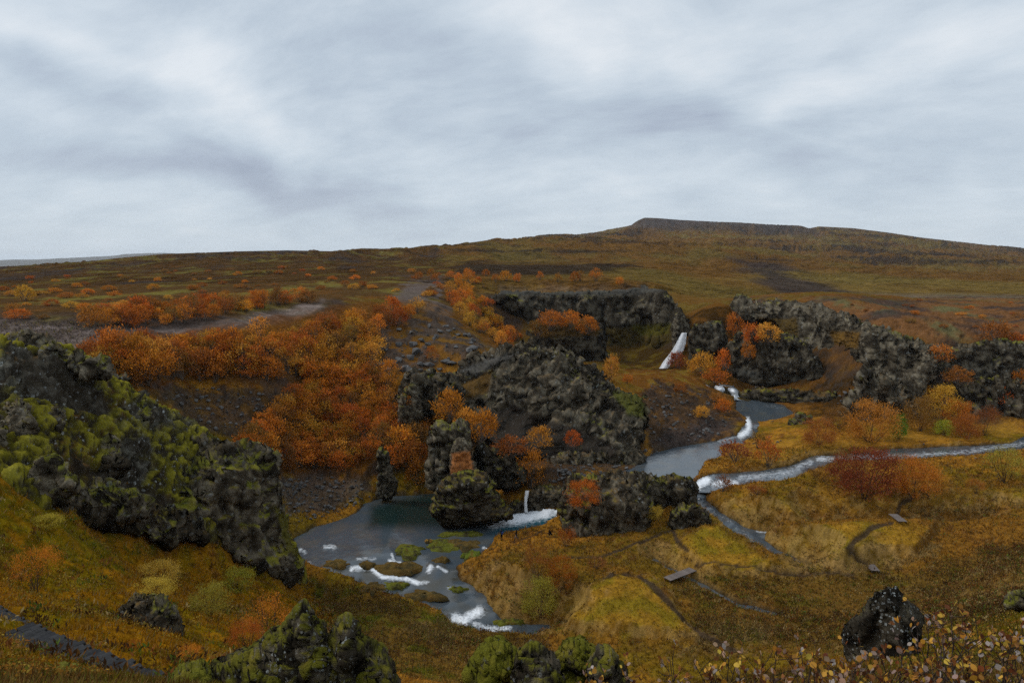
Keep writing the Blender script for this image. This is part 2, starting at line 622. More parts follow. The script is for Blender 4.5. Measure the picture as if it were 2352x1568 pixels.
# upper river and its banks
cz((1580, 1060, 5), (1650, 1020, 5.5), (1720, 985, 6.2), (1760, 960, 6.6), (1700, 920, 7), (1660, 890, 9.3), (1600, 905, 11), (1550, 875, 13), (1490, 855, 14),
   (1600, 960, 8.2), (1560, 1000, 6.8), (1500, 1040, 5.6), (1440, 1075, 5), (1850, 985, 8), (1800, 1060, 6.3), (1950, 1035, 7), (2200, 1005, 7.4), (2352, 985, 7.6), (1700, 1085, 5.7),
   (1650, 1150, 4.4), (1800, 1150, 5), (2000, 1150, 5.4), (2200, 1115, 6.2), (2352, 1090, 6.8), (1900, 1205, 2.6), (1850, 1235, 3.8), (2000, 1225, 4.2), (2150, 1215, 3.4), (1950, 1275, 3.2), (2100, 1270, 3.2),
   (1850, 1310, 1), (2000, 1310, 1.2), (2352, 1170, 5), (2200, 1305, 3.2), (1800, 1360, .8), (1950, 1390, .8), (1300, 1112, 4.9), (1400, 1085, 5.0), (1250, 1108, 4.9), (1180, 1112, 4.4))
# right-hand slope rising to the viewpoint
cd((2352, 1300, 74), (2352, 1400, 46), (2280, 1440, 34), (2200, 1470, 27), (2352, 1500, 24))
# left: slope with thicket, plateau, gravel track
cd((700, 980, 130), (700, 900, 138), (500, 950, 118), (450, 900, 122), (560, 1000, 113), (300, 850, 112), (300, 785, 119), (600, 765, 136), (600, 850, 130), (800, 725, 166), (800, 800, 156),
   (850, 900, 142), (850, 1000, 130), (900, 1080, 122), (0, 745, 126), (200, 775, 119), (500, 748, 139), (700, 712, 166), (0, 700, 175), (300, 700, 175), (600, 682, 192), (0, 655, 310), (0, 622, 640),
   (300, 600, 620), (640, 578, 720), (300, 650, 300), (700, 640, 290), (900, 640, 300), (1000, 600, 520), (1000, 571, 900), (800, 660, 232), (450, 590, 700), (150, 606, 620), (-100, 630, 640), (-150, 700, 175), (860, 574, 850))
ch((100, 96, 19), (330, 103, 14), (450, 105, 10), (600, 104, 4), (0, 105, 24), (-200, 100, 26))
# middle plateau tongue and gully
cd((990, 706, 186), (1050, 755, 180), (900, 765, 165), (1000, 805, 158), (950, 850, 150), (1085, 800, 160), (1050, 680, 232), (1110, 745, 206), (1175, 795, 186), (940, 700, 190))
ch((1250, 146, 17), (1250, 136, 10), (1250, 128, 6.5), (1400, 144, 15), (1450, 140, 10), (1440, 125, 5.4), (1250, 168, 15), (1250, 195, 9), (1400, 180, 11), (1400, 200, 10), (1320, 225, 10), (1500, 228, 11),
   (1150, 150, 17), (1100, 140, 10), (1000, 135, 7), (1050, 128, 4.5), (1130, 122, 3.5))
# far plateau above the amphitheatre
cd((1120, 668, 262), (1300, 663, 266), (1500, 648, 274), (1300, 640, 310), (1300, 600, 620), (1300, 560, 1300), (1300, 539, 2000), (1150, 560, 1100), (1620, 660, 330), (1600, 705, 245), (1640, 690, 280), (1500, 620, 420))
ch((1120, 250, 27), (1300, 252, 26), (1480, 250, 27), (1150, 240, 16), (1300, 238, 11), (1450, 238, 12), (1585, 218, 21), (1575, 228, 22), (1540, 205, 11.2), (1566, 203, 11.4), (1500, 214, 10.6), (1450, 222, 10.2), (1540, 216, 12), (1400, 228, 10))
# mountain and moor
cd((1480, 501, 3000), (1440, 520, 2700), (1480, 535, 2400), (1600, 550, 1900), (1700, 513, 3000), (1860, 524, 3050), (1900, 522, 3200), (2100, 542, 3300), (2352, 571, 3400), (2600, 590, 3500), (1700, 565, 1500), (1700, 600, 850),
   (1700, 640, 430), (1750, 660, 360), (1900, 560, 1900), (2000, 660, 450), (2200, 640, 620), (2352, 650, 520), (2000, 600, 1150), (2200, 600, 1450), (2352, 600, 1650), (2200, 570, 2400), (1480, 570, 1300))
cd((1700, 577, 1050), (1800, 594, 900), (1900, 616, 760), (1980, 640, 600))
ch((1760, 1400, 46), (1850, 1250, 40), (1930, 1050, 33), (2010, 850, 29), (2100, 760, 28))
ch((1480, 3600, 180), (1900, 4200, 200), (2352, 4500, 60), (1200, 3000, 90), (1000, 2000, 40), (600, 1500, 20), (0, 1500, 10), (2800, 4500, 40), (600, 6000, -80), (0, 6000, -80), (1480, 6000, 60), (2352, 6000, 20), (-600, 6000, -80), (3000, 6000, 20))
# right-hand plateau and the ground below its rim
cd((2100, 683, 300), (1900, 683, 290), (2352, 685, 305), (2600, 690, 300), (2100, 722, 206), (2300, 742, 182), (2000, 748, 176), (2352, 765, 168), (2600, 770, 165), (1700, 694, 232), (1800, 700, 220), (1900, 715, 200), (2130, 785, 166))
ch((1700, 222, 22), (1800, 205, 22), (1900, 184, 20), (2000, 168, 19), (2130, 159, 17), (2352, 161, 17), (2600, 160, 17), (1700, 212, 14), (1800, 192, 9.5), (1880, 172, 9), (2000, 155, 9), (2130, 148, 8.5), (2352, 148, 8.5), (2600, 148, 8.5))
cd((1620, 722, 222), (1660, 820, 203), (1600, 860, 190), (1700, 800, 208))
cz((1900, 955, 8.4), (1800, 925, 7.6), (1850, 912, 8.2))
# left mossy hill
cd((0, 790, 70), (100, 800, 72), (200, 845, 74), (330, 935, 79), (430, 985, 82), (530, 1040, 85), (600, 1085, 86), (0, 1080, 49), (120, 1130, 52), (200, 1200, 58), (330, 1220, 64), (400, 1280, 66), (550, 1290, 75), (680, 1340, 86),
   (80, 1340, 38), (0, 1240, 41), (100, 930, 60), (300, 1050, 68), (450, 1130, 74), (560, 1180, 79), (-150, 800, 66), (-150, 1100, 42), (-200, 950, 55),
   (600, 1370, 70), (500, 1380, 59), (600, 1450, 46), (480, 1500, 34), (300, 1420, 36), (200, 1370, 38), (350, 1350, 48), (0, 1425, 29), (100, 1480, 25.5), (290, 1560, 20.5), (700, 1380, 74), (640, 1330, 80), (150, 1440, 29))
ch((640, 92, 3), (560, 94, 5), (400, 92, 15), (200, 86, 26), (0, 84, 30))
# the brow the viewpoint stands on
for u, k in ((-200, 0.3), (200, 0.2), (500, -.2), (760, -.6), (1000, -.8), (1250, -.4), (1500, -.3), (1750, .1), (2000, .3), (2300, .6), (2700, .8)):
    ch((u, 14, 32.8 + k), (u, 9, 35.8 + k * .6), (u, 5, 38.4 + k * .4), (u, 2, 40.2))
ch((1000, 60, 3), (1000, 42, 11), (1000, 26, 23), (1300, 60, 2), (1300, 42, 10), (1300, 26, 24), (1600, 58, 2), (1600, 40, 11), (1600, 25, 25), (1900, 60, 3), (1900, 42, 12), (1900, 26, 26), (700, 45, 14), (700, 26, 25.5), (2100, 48, 12), (2150, 36, 20))

CT = np.array(CT)
CQ = np.stack([CT[:, 0] / CT[:, 1], np.log(CT[:, 1])], 1)
RC = 0.035


def _phi(A, B):
    d2 = (A[:, None, 0] - B[None, :, 0]) ** 2 + (A[:, None, 1] - B[None, :, 1]) ** 2
    return np.sqrt(d2 + RC * RC)


_n = len(CT)
_A = np.zeros((_n + 3, _n + 3))
_A[:_n, :_n] = _phi(CQ, CQ) - 0.004 * np.eye(_n)
_A[:_n, _n] = 1
_A[:_n, _n + 1:] = CQ
_A[_n:, :_n] = _A[:_n, _n:].T
# heights are interpolated as elevation seen from the viewpoint, so far and near ground weigh alike
_val = (CT[:, 2] - CAM_Z) / CT[:, 1]
_W = np.linalg.solve(_A, np.concatenate([_val, np.zeros(3)]))


def base_height(x, y):
    q = np.stack([x / y, np.log(y)], 1)
    out = np.empty(len(x))
    for k in range(0, len(x), 40000):
        s = q[k:k + 40000]
        out[k:k + 40000] = _phi(s, CQ) @ _W[:_n] + _W[_n] + s @ _W[_n + 1:]
    return CAM_Z + out * y


# ------------------------------------------------------------------ waters: outlines (u, v, level)
WATERS = {
    'pool': dict(pts=[(672, 1238, 0), (690, 1288, 0), (740, 1302, -.05), (800, 1320, -.5), (850, 1345, -1.1), (950, 1375, -1.7), (1010, 1400, -2.1), (1040, 1440, -2.7), (1130, 1455, -3.0), (1220, 1462, -3.0), (1270, 1450, -3.0), (1260, 1435, -2.8), (1160, 1425, -2.6),
                         (1130, 1400, -2.2), (1110, 1365, -1.9), (1060, 1330, -1.5), (1050, 1300, -.9), (1096, 1280, -.5), (1122, 1256, -.1), (1140, 1226, 0), (1190, 1216, 0), (1235, 1206, 0), (1275, 1190, .2), (1296, 1164, 1.3),
                         (1262, 1169, .7), (1205, 1168, .1), (1100, 1150, 0), (1010, 1132, 0), (960, 1136, 0), (880, 1140, 0), (835, 1158, 0), (815, 1178, 0), (770, 1198, 0), (720, 1210, 0)], depth=.6,
                 inner=[(800, 1285, 0), (880, 1262, 0), (960, 1240, 0), (1060, 1224, 0), (900, 1200, 0), (1150, 1205, 0), (870, 1320, -.7), (940, 1345, -1.3), (1060, 1370, -1.9), (1000, 1290, -.4), (1080, 1410, -2.3)]),
    'upper': dict(pts=[(1320, 1108, 4.75), (1330, 1100, 4.78), (1360, 1094, 4.85), (1450, 1078, 5.0), (1500, 1040, 5.2), (1560, 1026, 5.3), (1640, 1012, 5.4), (1690, 1000, 5.6), (1712, 975, 6.2),
                          (1716, 962, 6.6), (1690, 945, 6.8), (1690, 918, 7.0), (1740, 915, 7.0), (1800, 930, 7.0), (1826, 950, 6.9), (1780, 962, 6.8), (1740, 968, 6.5), (1742, 990, 6.0), (1730, 1008, 5.6),
                          (1650, 1026, 5.4), (1660, 1045, 5.2), (1620, 1058, 5.1), (1602, 1090, 5.0), (1580, 1110, 4.9), (1500, 1105, 4.9), (1430, 1100, 4.9), (1370, 1108, 4.8)], depth=.6),
    'falls_run': dict(pts=[(1612, 882, 9.6), (1650, 886, 9.5), (1685, 890, 9.2), (1708, 916, 7.0), (1670, 914, 7.1), (1640, 898, 8.9)], depth=.3),
    'right_river': dict(pts=[(2360, 998, 7.0), (2320, 1018, 6.8), (2200, 1024, 6.6), (2050, 1030, 6.4), (1980, 1040, 6.2), (1870, 1046, 5.9), (1800, 1072, 5.5), (1730, 1082, 5.2), (1640, 1086, 5.0), (1604, 1100, 4.7), (1588, 1130, 3.7),
                                (1640, 1130, 4.2), (1700, 1114, 5.0), (1800, 1106, 5.2), (1870, 1082, 5.5), (1920, 1064, 5.9), (2050, 1060, 6.3), (2200, 1052, 6.5), (2360, 1030, 6.9)], depth=.5),
    'side_channel': dict(pts=[(1588, 1130, 3.6), (1600, 1160, 2.9), (1650, 1196, 2.2), (1690, 1228, 1.7), (1740, 1255, 1.2), (1790, 1282, .9), (1850, 1306, .5), (1860, 1298, .5), (1800, 1268, .9), (1755, 1242, 1.2), (1760, 1222, 1.5), (1720, 1214, 1.7), (1680, 1190, 2.2), (1630, 1156, 2.9), (1615, 1132, 3.7)], depth=.4),
    'brook': dict(pts=[(1490, 1290, .4), (1530, 1308, .2), (1580, 1330, 0), (1640, 1365, -.1), (1700, 1400, -.2), (1790, 1420, -.3), (1800, 1408, -.3), (1700, 1384, -.2), (1620, 1340, 0), (1560, 1312, .2), (1500, 1280, .4)], depth=.3),
    'meadow_brook': dict(pts=[(1860, 1206, 2.3), (1960, 1212, 2.5), (2060, 1208, 2.7), (2200, 1204, 2.9), (2280, 1196, 3.0), (2280, 1190, 3.0), (2200, 1196, 2.9), (2060, 1198, 2.7), (1960, 1202, 2.5), (1870, 1196, 2.3)], depth=.3),
}
for k, w in WATERS.items():
    w['w'] = np.array([at_z(*p) for p in w['pts']])
    w['lv'] = np.array([at_z(*p) for p in w['pts'] + w.get('inner', [])])


def idw(px, py, pts):
    num = 0
    den = 0
    for x, y, z in pts:
        k = 1 / ((px - x) ** 2 + (py - y) ** 2 + 1e-3) ** 1.5
        num = num + k * z
        den = den + k
    return num / den


def carve(x, y, z):
    """river beds and their banks"""
    for k, w in sorted(WATERS.items(), key=lambda t: t[0] == 'pool'):      # the lowest water cuts last
        P = w['w']
        lo, hi = P.min(0) - 9, P.max(0) + 9
        m = np.nonzero((x > lo[0]) & (x < hi[0]) & (y > lo[1]) & (y < hi[1]))[0]
        if not len(m):
            continue
        sd = poly_sd(x[m], y[m], P[:, :2])
        lev = idw(x[m], y[m], w['lv'])
        wob = fbm(np.stack([x[m], y[m], 0 * x[m]], 1) * .8, 3, seed=5) * .5
        sdw = sd + wob
        bank = sstep(-4.0, 0.2, sdw)
        up = np.maximum(z[m], lev + .10 + np.clip(-sdw, 0, 4) * .10)
        zb = z[m] + (up - z[m]) * bank
        lowc = lev + .22 + np.clip(-sdw, 0, 9) * .75 + np.clip(-sdw - 3.5, 0, 9) ** 2 * 1.2          # nothing towers over the water's edge
        zb = np.minimum(zb, lowc) 
        ins = sstep(-.5, .7, sdw)
        z[m] = zb + (lev - w['depth'] * np.clip(.5 + sdw * .3, .3, 1) - zb) * ins
    return z


# ------------------------------------------------------------------ ground mesh
def project(x, y, z):
    dz = z - CAM_Z
    f = y * CP - dz * SP
    up = y * SP + dz * CP
    return 1176 + FPX * x / f, 784 - FPX * up / f


S_IN = np.linspace(-.80, .80, 720)
S_COLS = np.concatenate([np.linspace(-1.35, -.80, 60)[:-1], S_IN, np.linspace(.80, 1.35, 60)[1:]])
D_ROWS = np.concatenate([np.geomspace(1.2, 14, 46)[:-1], np.arange(14, 62, .42), np.arange(62, 132, .40), np.arange(132, 262, .62), np.geomspace(262, 6000, 190)])
gs, gd = np.meshgrid(S_COLS, D_ROWS)
GX, GY = (gs * gd).ravel(), gd.ravel()
GZ = base_height(GX, GY)

# rounded grassy hummocks, dimples and lumps, larger where the ground is further off
P3 = np.stack([GX, GY, np.zeros_like(GX)], 1)
near_w = sstep(12, 30, GY) * (1 - sstep(240, 420, GY))
GU, GV = project(GX, GY, GZ)


def zone(poly, d0, d1, soft=12.0, wob=14.0, wf=.25, seed=3):
    """0..1 inside a surveyed outline at distances d0..d1, with a ragged border"""
    m = (GY > d0) & (GY < d1) & (GU > min(p[0] for p in poly) - 60) & (GU < max(p[0] for p in poly) + 60)
    out = np.zeros(len(GX))
    i = np.nonzero(m)[0]
    if len(i):
        s = poly_sd(GU[i], GV[i], poly) + vn(P3[i] * wf, seed) * wob + vn(P3[i] * wf * 4, seed + 1) * wob * .5
        out[i] = sstep(-soft, soft, s)
    return out


Z_MOSS = zone([(-200, 740), (60, 770), (220, 820), (330, 910), (450, 975), (640, 1060), (690, 1320), (560, 1250), (400, 1210), (240, 1140), (100, 1140), (0, 1080), (-200, 1040)], 30, 92)
hill_grass = zone([(-200, 1040), (0, 1080), (240, 1140), (400, 1210), (560, 1250), (700, 1330), (760, 1420), (600, 1600), (-300, 1600)], 12, 88)
hill_up = zone([(-250, 1030), (0, 1060), (240, 1130), (420, 1210), (240, 1330), (0, 1260), (-250, 1200)], 25, 75)
tongue = zone([(870, 770), (1000, 690), (1060, 740), (1130, 800), (1060, 830), (940, 850), (830, 850)], 135, 200)

Pn = P3 * np.array([1, 1, 1])
NEARM = near_w > .01
hum = fm(NEARM, Pn * .32, 2, seed=20, billow=True)
hum2 = fm(NEARM, Pn * 1.1, 2, seed=24)
GZ += near_w * (hum * .22 + hum2 * .10) * (1 + .6 * hill_grass)
# the mossy hill gets a finer mesh of its own (below); the coarse ground dips under it
ZM = Z_MOSS > .01
GZ -= Z_MOSS * 1.3
TG = tongue > .01
tongn = fm(TG, P3 * .22, 5, seed=35, ridged=True)
GZ += tongue * tongn
# moor and mountain relief: benches and gullies
fa = sstep(230, 700, GY)
far = np.stack([GX * .004, GY * .0022, 0 * GX], 1)
FA = fa > .001
GZ += fa * (fm(FA, far, 6, .55, seed=40) * .010 + fm(FA, far * 4.5, 5, .6, seed=44, ridged=True) * .012) * np.minimum(GY, 2600) * (1 - .75 * sstep(2600, 3000, GY))
mid = sstep(110, 160, GY) * (1 - sstep(500, 900, GY))
GZ += mid * fm(mid > .01, P3 * .06, 4, seed=47) * .55
MOUNDS = [([(1290, 1380), (1400, 1318), (1500, 1328), (1560, 1400), (1600, 1470), (1400, 1455), (1300, 1430)], 60, 110, .8), ([(1560, 1240), (1650, 1200), (1720, 1255), (1850, 1312), (1700, 1318), (1560, 1300), (1520, 1270)], 70, 115, .7),
          ([(1765, 1235), (1850, 1200), (1960, 1186), (2060, 1190), (2160, 1205), (2090, 1275), (1900, 1298), (1800, 1282)], 70, 118, 1.1), ([(1640, 1140), (1800, 1125), (2060, 1135), (2352, 1125), (2400, 1160), (2060, 1172), (1850, 1185), (1700, 1190)], 80, 130, .9), ([(1110, 1300), (1180, 1275), (1230, 1300), (1230, 1340), (1160, 1345), (1120, 1330)], 75, 110, .8),
          ([(1630, 1075), (1780, 1062), (1830, 1038), (1830, 1064), (1740, 1080), (1650, 1086)], 100, 150, .3)]
for pl, d0, d1, hgt in MOUNDS:
    GZ += zone(pl, d0, d1, soft=7, wob=9, wf=.35, seed=13) * hgt
rough = np.maximum.reduce([zone([(320, 880), (470, 880), (640, 890), (700, 1000), (860, 1100), (760, 1180), (660, 1200), (560, 1040), (420, 960)], 95, 140), zone([(1490, 870), (1620, 890), (1700, 960), (1660, 1010), (1500, 1040), (1470, 960)], 120, 185), zone([(1870, 860), (2130, 790), (2400, 790), (2400, 960), (2200, 970), (1900, 960)], 138, 175),
                           zone([(1690, 690), (1900, 686), (2400, 686), (2600, 700), (2600, 790), (2352, 790), (2130, 790), (1950, 735)], 150, 300) * .7])
RG = rough > .01
fd = np.zeros(len(GX))
fd[RG] = facets(P3[RG] * .55, 77)[0] * .55 + facets(P3[RG] * 1.4, 78)[0] * .22
GZ += rough * fd
# the skyline as surveyed
SKY = [(-400, 640), (0, 612), (100, 607), (180, 603), (250, 595), (300, 590), (380, 583), (470, 580), (560, 577), (660, 575), (760, 577), (830, 571), (860, 571), (890, 574), (980, 570), (1040, 565), (1080, 557), (1150, 549), (1200, 543), (1260, 538), (1300, 537), (1340, 539), (1380, 534), (1420, 525), (1450, 517),
       (1464, 507), (1480, 500), (1510, 501), (1560, 505), (1640, 509), (1700, 511), (1760, 515), (1838, 518), (1858, 525), (1880, 520), (1960, 524), (2040, 534), (2120, 546), (2200, 555), (2260, 562), (2300, 565), (2352, 570), (2800, 600)]
G2 = GZ.reshape(gs.shape)
r0 = int(np.searchsorted(D_ROWS, 420))
for _ in range(2):
    e = (G2[r0:] - CAM_Z) / gd[r0:]
    kmax = e.argmax(0)
    emax = e.max(0)
    # what elevation the surveyed line has in each column (s depends a little on the height in the picture)
    uq = np.array([p[0] for p in SKY], float)
    dq = [pdir(u, v) for u, v in SKY]
    sq = np.array([a / y for a, y, z in dq])
    eq = np.array([z / y for a, y, z in dq])
    want = np.interp(S_COLS, sq, eq)
    Dm = np.exp(np.convolve(np.pad(np.log(D_ROWS[r0:][kmax]), 60, 'edge'), np.ones(121) / 121, 'valid'))
    wgt = np.exp(-(np.log(gd[r0:] / Dm[None]) / .22) ** 2)
    G2[r0:] += (want - emax)[None] * wgt * gd[r0:]
GZ = G2.ravel()
GZ = carve(GX, GY, GZ)
GRID = GZ.reshape(gs.shape)


def ground_z(x, y):
    """bilinear look-up in the ground mesh"""
    x = np.asarray(x, float)
    y = np.asarray(y, float)
    s = x / y
    i = np.clip(np.searchsorted(D_ROWS, y) - 1, 0, len(D_ROWS) - 2)
    j = np.clip(np.searchsorted(S_COLS, s) - 1, 0, len(S_COLS) - 2)
    a = np.clip((y - D_ROWS[i]) / (D_ROWS[i + 1] - D_ROWS[i]), 0, 1)
    b = np.clip((s - S_COLS[j]) / (S_COLS[j + 1] - S_COLS[j]), 0, 1)
    return (GRID[i, j] * (1 - a) * (1 - b) + GRID[i + 1, j] * a * (1 - b) + GRID[i, j + 1] * (1 - a) * b + GRID[i + 1, j + 1] * a * b)


def hit(u, v, dmin=3.0, dmax=5000.0):
    """where the sight line through a picture point meets the ground"""
    a, yy, zz = pdir(u, v)
    s = a / yy
    j = int(np.clip(np.searchsorted(S_COLS, s) - 1, 0, len(S_COLS) - 2))
    b = (s - S_COLS[j]) / (S_COLS[j + 1] - S_COLS[j])
    g = GRID[:, j] * (1 - b) + GRID[:, j + 1] * b
    ray = CAM_Z + D_ROWS * zz / yy
    ok = np.nonzero((g >= ray) & (D_ROWS >= dmin) & (D_ROWS <= dmax))[0]
    if len(ok) == 0:
        return None
    k = ok[0]
    if k == 0:
        return s * D_ROWS[0], D_ROWS[0], g[0]
    e0, e1 = ray[k - 1] - g[k - 1], ray[k] - g[k]
    t = e0 / (e0 - e1) if e0 > 0 else 1.0
    D = D_ROWS[k - 1] + t * (D_ROWS[k] - D_ROWS[k - 1])
    return s * D, D, g[k - 1] + t * (g[k] - g[k - 1])


# ---- what covers the ground
GN = grid_normals(np.stack([GX, GY, GZ], 1).reshape(*gs.shape, 3)).reshape(-1, 3)
GN *= np.sign(GN[:, 2:3])
GU, GV = project(GX, GY, GZ)
LOC = GY < 330
nA = fm(LOC, P3 * .09, 3, seed=50)
nB = fm(LOC, P3 * .45, 3, seed=54)
nC = fm(LOC & (GY < 180), P3 * 1.6, 2, seed=58)
tan_ = np.array([.34, .185, .040])
olive = np.array([.190, .138, .024])
rust = np.array([.21, .095, .024])
straw = np.array([.33, .235, .095])
darkb = np.array([.060, .040, .018])
gravel = np.array([.135, .122, .108])
scree = np.array([.048, .041, .034])
moss = np.array([.190, .185, .020])
rockc = np.array([.052, .050, .046])

col = lerp(np.tile(tan_, (len(GX), 1)), olive, sstep(-.1, .45, nA + nB * .5))
col = lerp(col, rust, sstep(.05, .5, nB * .7 + nC * .5 - nA * .4) * .8)
col = lerp(col, darkb, sstep(.15, .6, nC + nB * .5) * .55)
upl = sstep(138, 172, GY)
col = lerp(col, lerp(np.tile(np.array([.135, .072, .022]), (len(GX), 1)), np.array([.125, .092, .026]), sstep(-.1, .4, nA + nB * .4)), upl)
# damp herb flats with dead stalks
herb = np.maximum(zone([(700, 1330), (900, 1360), (1020, 1420), (1250, 1470), (1320, 1600), (600, 1600), (720, 1400)], 60, 95), zone([(1560, 1330), (1750, 1320), (2050, 1320), (2352, 1240), (2500, 1400), (2000, 1500), (1600, 1480)], 50, 110))
col = lerp(col, np.array([.150, .110, .032]), herb * .7)
col = lerp(col, np.array([.10, .12, .018]), herb * sstep(.25, .5, fm(herb > .01, P3 * .3, 3, seed=61)) * .8)
# bright short-grass mounds
mound = np.maximum.reduce([zone([(1290, 1380), (1400, 1320), (1500, 1330), (1560, 1400), (1600, 1480), (1400, 1460), (1300, 1440)], 60, 110),
                           zone([(1560, 1240), (1650, 1200), (1720, 1260), (1840, 1310), (1700, 1315), (1560, 1300), (1520, 1270)], 70, 115),
                           zone([(1760, 1230), (1900, 1195), (2040, 1195), (2150, 1210), (2080, 1280), (1900, 1300), (1800, 1280)], 70, 115),
                           zone([(1640, 1140), (1800, 1130), (2060, 1140), (2352, 1130), (2352, 1160), (2060, 1170), (1800, 1180), (1680, 1180)], 80, 130)])
col = lerp(col, lerp(np.tile(np.array([.34, .215, .042]), (len(GX), 1)), np.array([.21, .165, .028]), sstep(-.2, .4, nB + nA * .5)), mound * .9)
ditch = zone([(1040, 1500), (1040, 1290), (1290, 1250), (1600, 1200), (1600, 1120), (2420, 1100), (2420, 1500)], 60, 130) * (1 - mound)
col = lerp(col, np.array([.125, .072, .022]), ditch * .4)
straws = np.maximum.reduce([zone([(1780, 1260), (1900, 1280), (2000, 1260), (2080, 1280), (2140, 1230), (2180, 1260), (2040, 1310), (1850, 1310)], 60, 115, wob=24),
                            zone([(2080, 1165), (2352, 1150), (2352, 1175), (2120, 1190)], 70, 125, wob=20), zone([(1620, 1400), (1800, 1440), (1760, 1490), (1560, 1480)], 55, 90, wob=26),
                            zone([(960, 1440), (1050, 1440), (1040, 1490), (930, 1480)], 55, 90, wob=24)])
col = lerp(col, straw, straws * sstep(-.25, .35, nC + nB * .4) * .8)
hump = zone([(1380, 820), (1500, 830), (1600, 850), (1650, 890), (1560, 905), (1450, 895), (1390, 880)], 140, 215)
col = lerp(col, lerp(np.tile(np.array([.15, .075, .022]), (len(GX), 1)), np.array([.17, .125, .03]), sstep(.0, .5, nB)), hump * .9)
amph = zone([(1360, 720), (1570, 720), (1590, 800), (1560, 850), (1470, 850), (1370, 840)], 192, 262)
col = lerp(col, lerp(np.tile(np.array([.050, .034, .012]), (len(GX), 1)), np.array([.085, .066, .015]), sstep(.0, .5, nB)), amph * .95)
# river banks
bankz = zone([(1640, 1075), (1780, 1070), (1860, 1045), (2100, 1010), (2340, 1000), (2352, 960), (2100, 985), (1850, 1010), (1650, 1060)], 100, 165)
col = lerp(col, np.array([.33, .20, .045]), bankz * .7)
# left plateau
plat = zone([(-400, 560), (700, 560), (1000, 560), (1100, 690), (1000, 720), (850, 680), (700, 735), (480, 770), (250, 790), (0, 790), (-400, 790)], 100, 1200)
PM = plat > .01
heath = lerp(np.tile(np.array([.085, .055, .024]), (len(GX), 1)), np.array([.165, .150, .046]), sstep(.05, .45, fm(PM, P3 * .055, 5, .6, seed=64)))
heath = lerp(heath, np.array([.055, .050, .046]), sstep(.0, .4, fm(PM, P3 * .03, 5, .6, seed=70)) * .85)
heath = lerp(heath, np.array([.135, .072, .026]), sstep(.15, .5, fm(PM, P3 * .16, 4, .6, seed=75)) * .7)
col = lerp(col, heath, plat)
track = zone([(-300, 745), (0, 735), (250, 762), (480, 748), (620, 715), (740, 690), (740, 712), (620, 745), (480, 770), (240, 800), (0, 800), (-300, 790)], 95, 210, wob=8)
col = lerp(col, lerp(np.tile(gravel, (len(GX), 1)), np.array([.25, .23, .21]), sstep(.0, .4, fm(track > .01, np.stack([GX * .12, GY * .5, 0 * GX], 1), 4, seed=78))), track * .9)
gravel_patch = np.maximum.reduce([zone([(930, 650), (1010, 640), (1010, 680), (960, 700), (900, 690)], 180, 330), zone([(970, 705), (1000, 690), (1040, 715), (1030, 735), (975, 725)], 150, 230), zone([(1150, 660), (1480, 655), (1470, 668), (1240, 675)], 230, 330)])
col = lerp(col, gravel, gravel_patch * .9)
# moor, darker screes, grey gullies, rust slopes
farz = sstep(225, 300, GY)
FM = farz > .01
moor = lerp(np.tile(np.array([.150, .090, .030]), (len(GX), 1)), np.array([.150, .115, .038]), sstep(-.1, .35, fm(FM, far * 3.3, 5, .6, seed=80)))
moor = lerp(moor, np.array([.034, .028, .023]), sstep(.12, .42, fm(FM, np.stack([GX * .006, GY * .0035, 0 * GX], 1), 6, .6, seed=86)) * .8)
moor = lerp(moor, np.array([.135, .115, .040]), sstep(.3, .55, fm(FM, np.stack([GX * .012, GY * .004, 0 * GX], 1), 5, .6, seed=92)) * .6)
moor = lerp(moor, np.array([.075, .068, .062]), sstep(2050, 2800, GY) * .35)
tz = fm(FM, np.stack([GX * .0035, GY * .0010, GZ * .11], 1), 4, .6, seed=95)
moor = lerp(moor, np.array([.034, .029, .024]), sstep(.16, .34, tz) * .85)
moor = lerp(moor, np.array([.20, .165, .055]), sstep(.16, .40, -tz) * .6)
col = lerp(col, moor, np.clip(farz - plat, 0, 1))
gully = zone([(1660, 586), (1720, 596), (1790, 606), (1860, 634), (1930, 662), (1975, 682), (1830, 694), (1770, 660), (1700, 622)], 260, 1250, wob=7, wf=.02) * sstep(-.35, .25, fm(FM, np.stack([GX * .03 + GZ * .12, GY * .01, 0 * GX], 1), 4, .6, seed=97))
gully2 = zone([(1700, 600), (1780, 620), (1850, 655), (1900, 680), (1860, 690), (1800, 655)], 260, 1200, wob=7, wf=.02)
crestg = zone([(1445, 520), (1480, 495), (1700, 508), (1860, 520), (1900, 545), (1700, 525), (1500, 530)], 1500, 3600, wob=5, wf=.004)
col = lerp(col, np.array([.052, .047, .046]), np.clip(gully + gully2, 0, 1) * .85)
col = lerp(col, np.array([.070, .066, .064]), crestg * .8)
roadfar = zone([(1900, 679), (2100, 678), (2400, 681), (2400, 687), (2100, 684), (1900, 685)], 250, 360, wob=3)
col = lerp(col, np.array([.16, .155, .15]), roadfar * .8)
# right plateau: heath with grey-green lichen and lava humps
rpl = zone([(1690, 690), (1900, 686), (2400, 686), (2600, 700), (2600, 790), (2352, 790), (2130, 790), (1950, 735)], 150, 300)
rp = lerp(np.tile(np.array([.175, .098, .044]), (len(GX), 1)), np.array([.14, .135, .065]), sstep(.15, .45, fm(rpl > .01, P3 * np.array([.10, .07, 1]), 5, .6, seed=96)))
rp = lerp(rp, np.array([.052, .048, .045]), sstep(.0, .35, fm(rpl > .01, P3 * np.array([.05, .06, 1]), 5, .6, seed=99)) * .8)
col = lerp(col, rp, rpl)
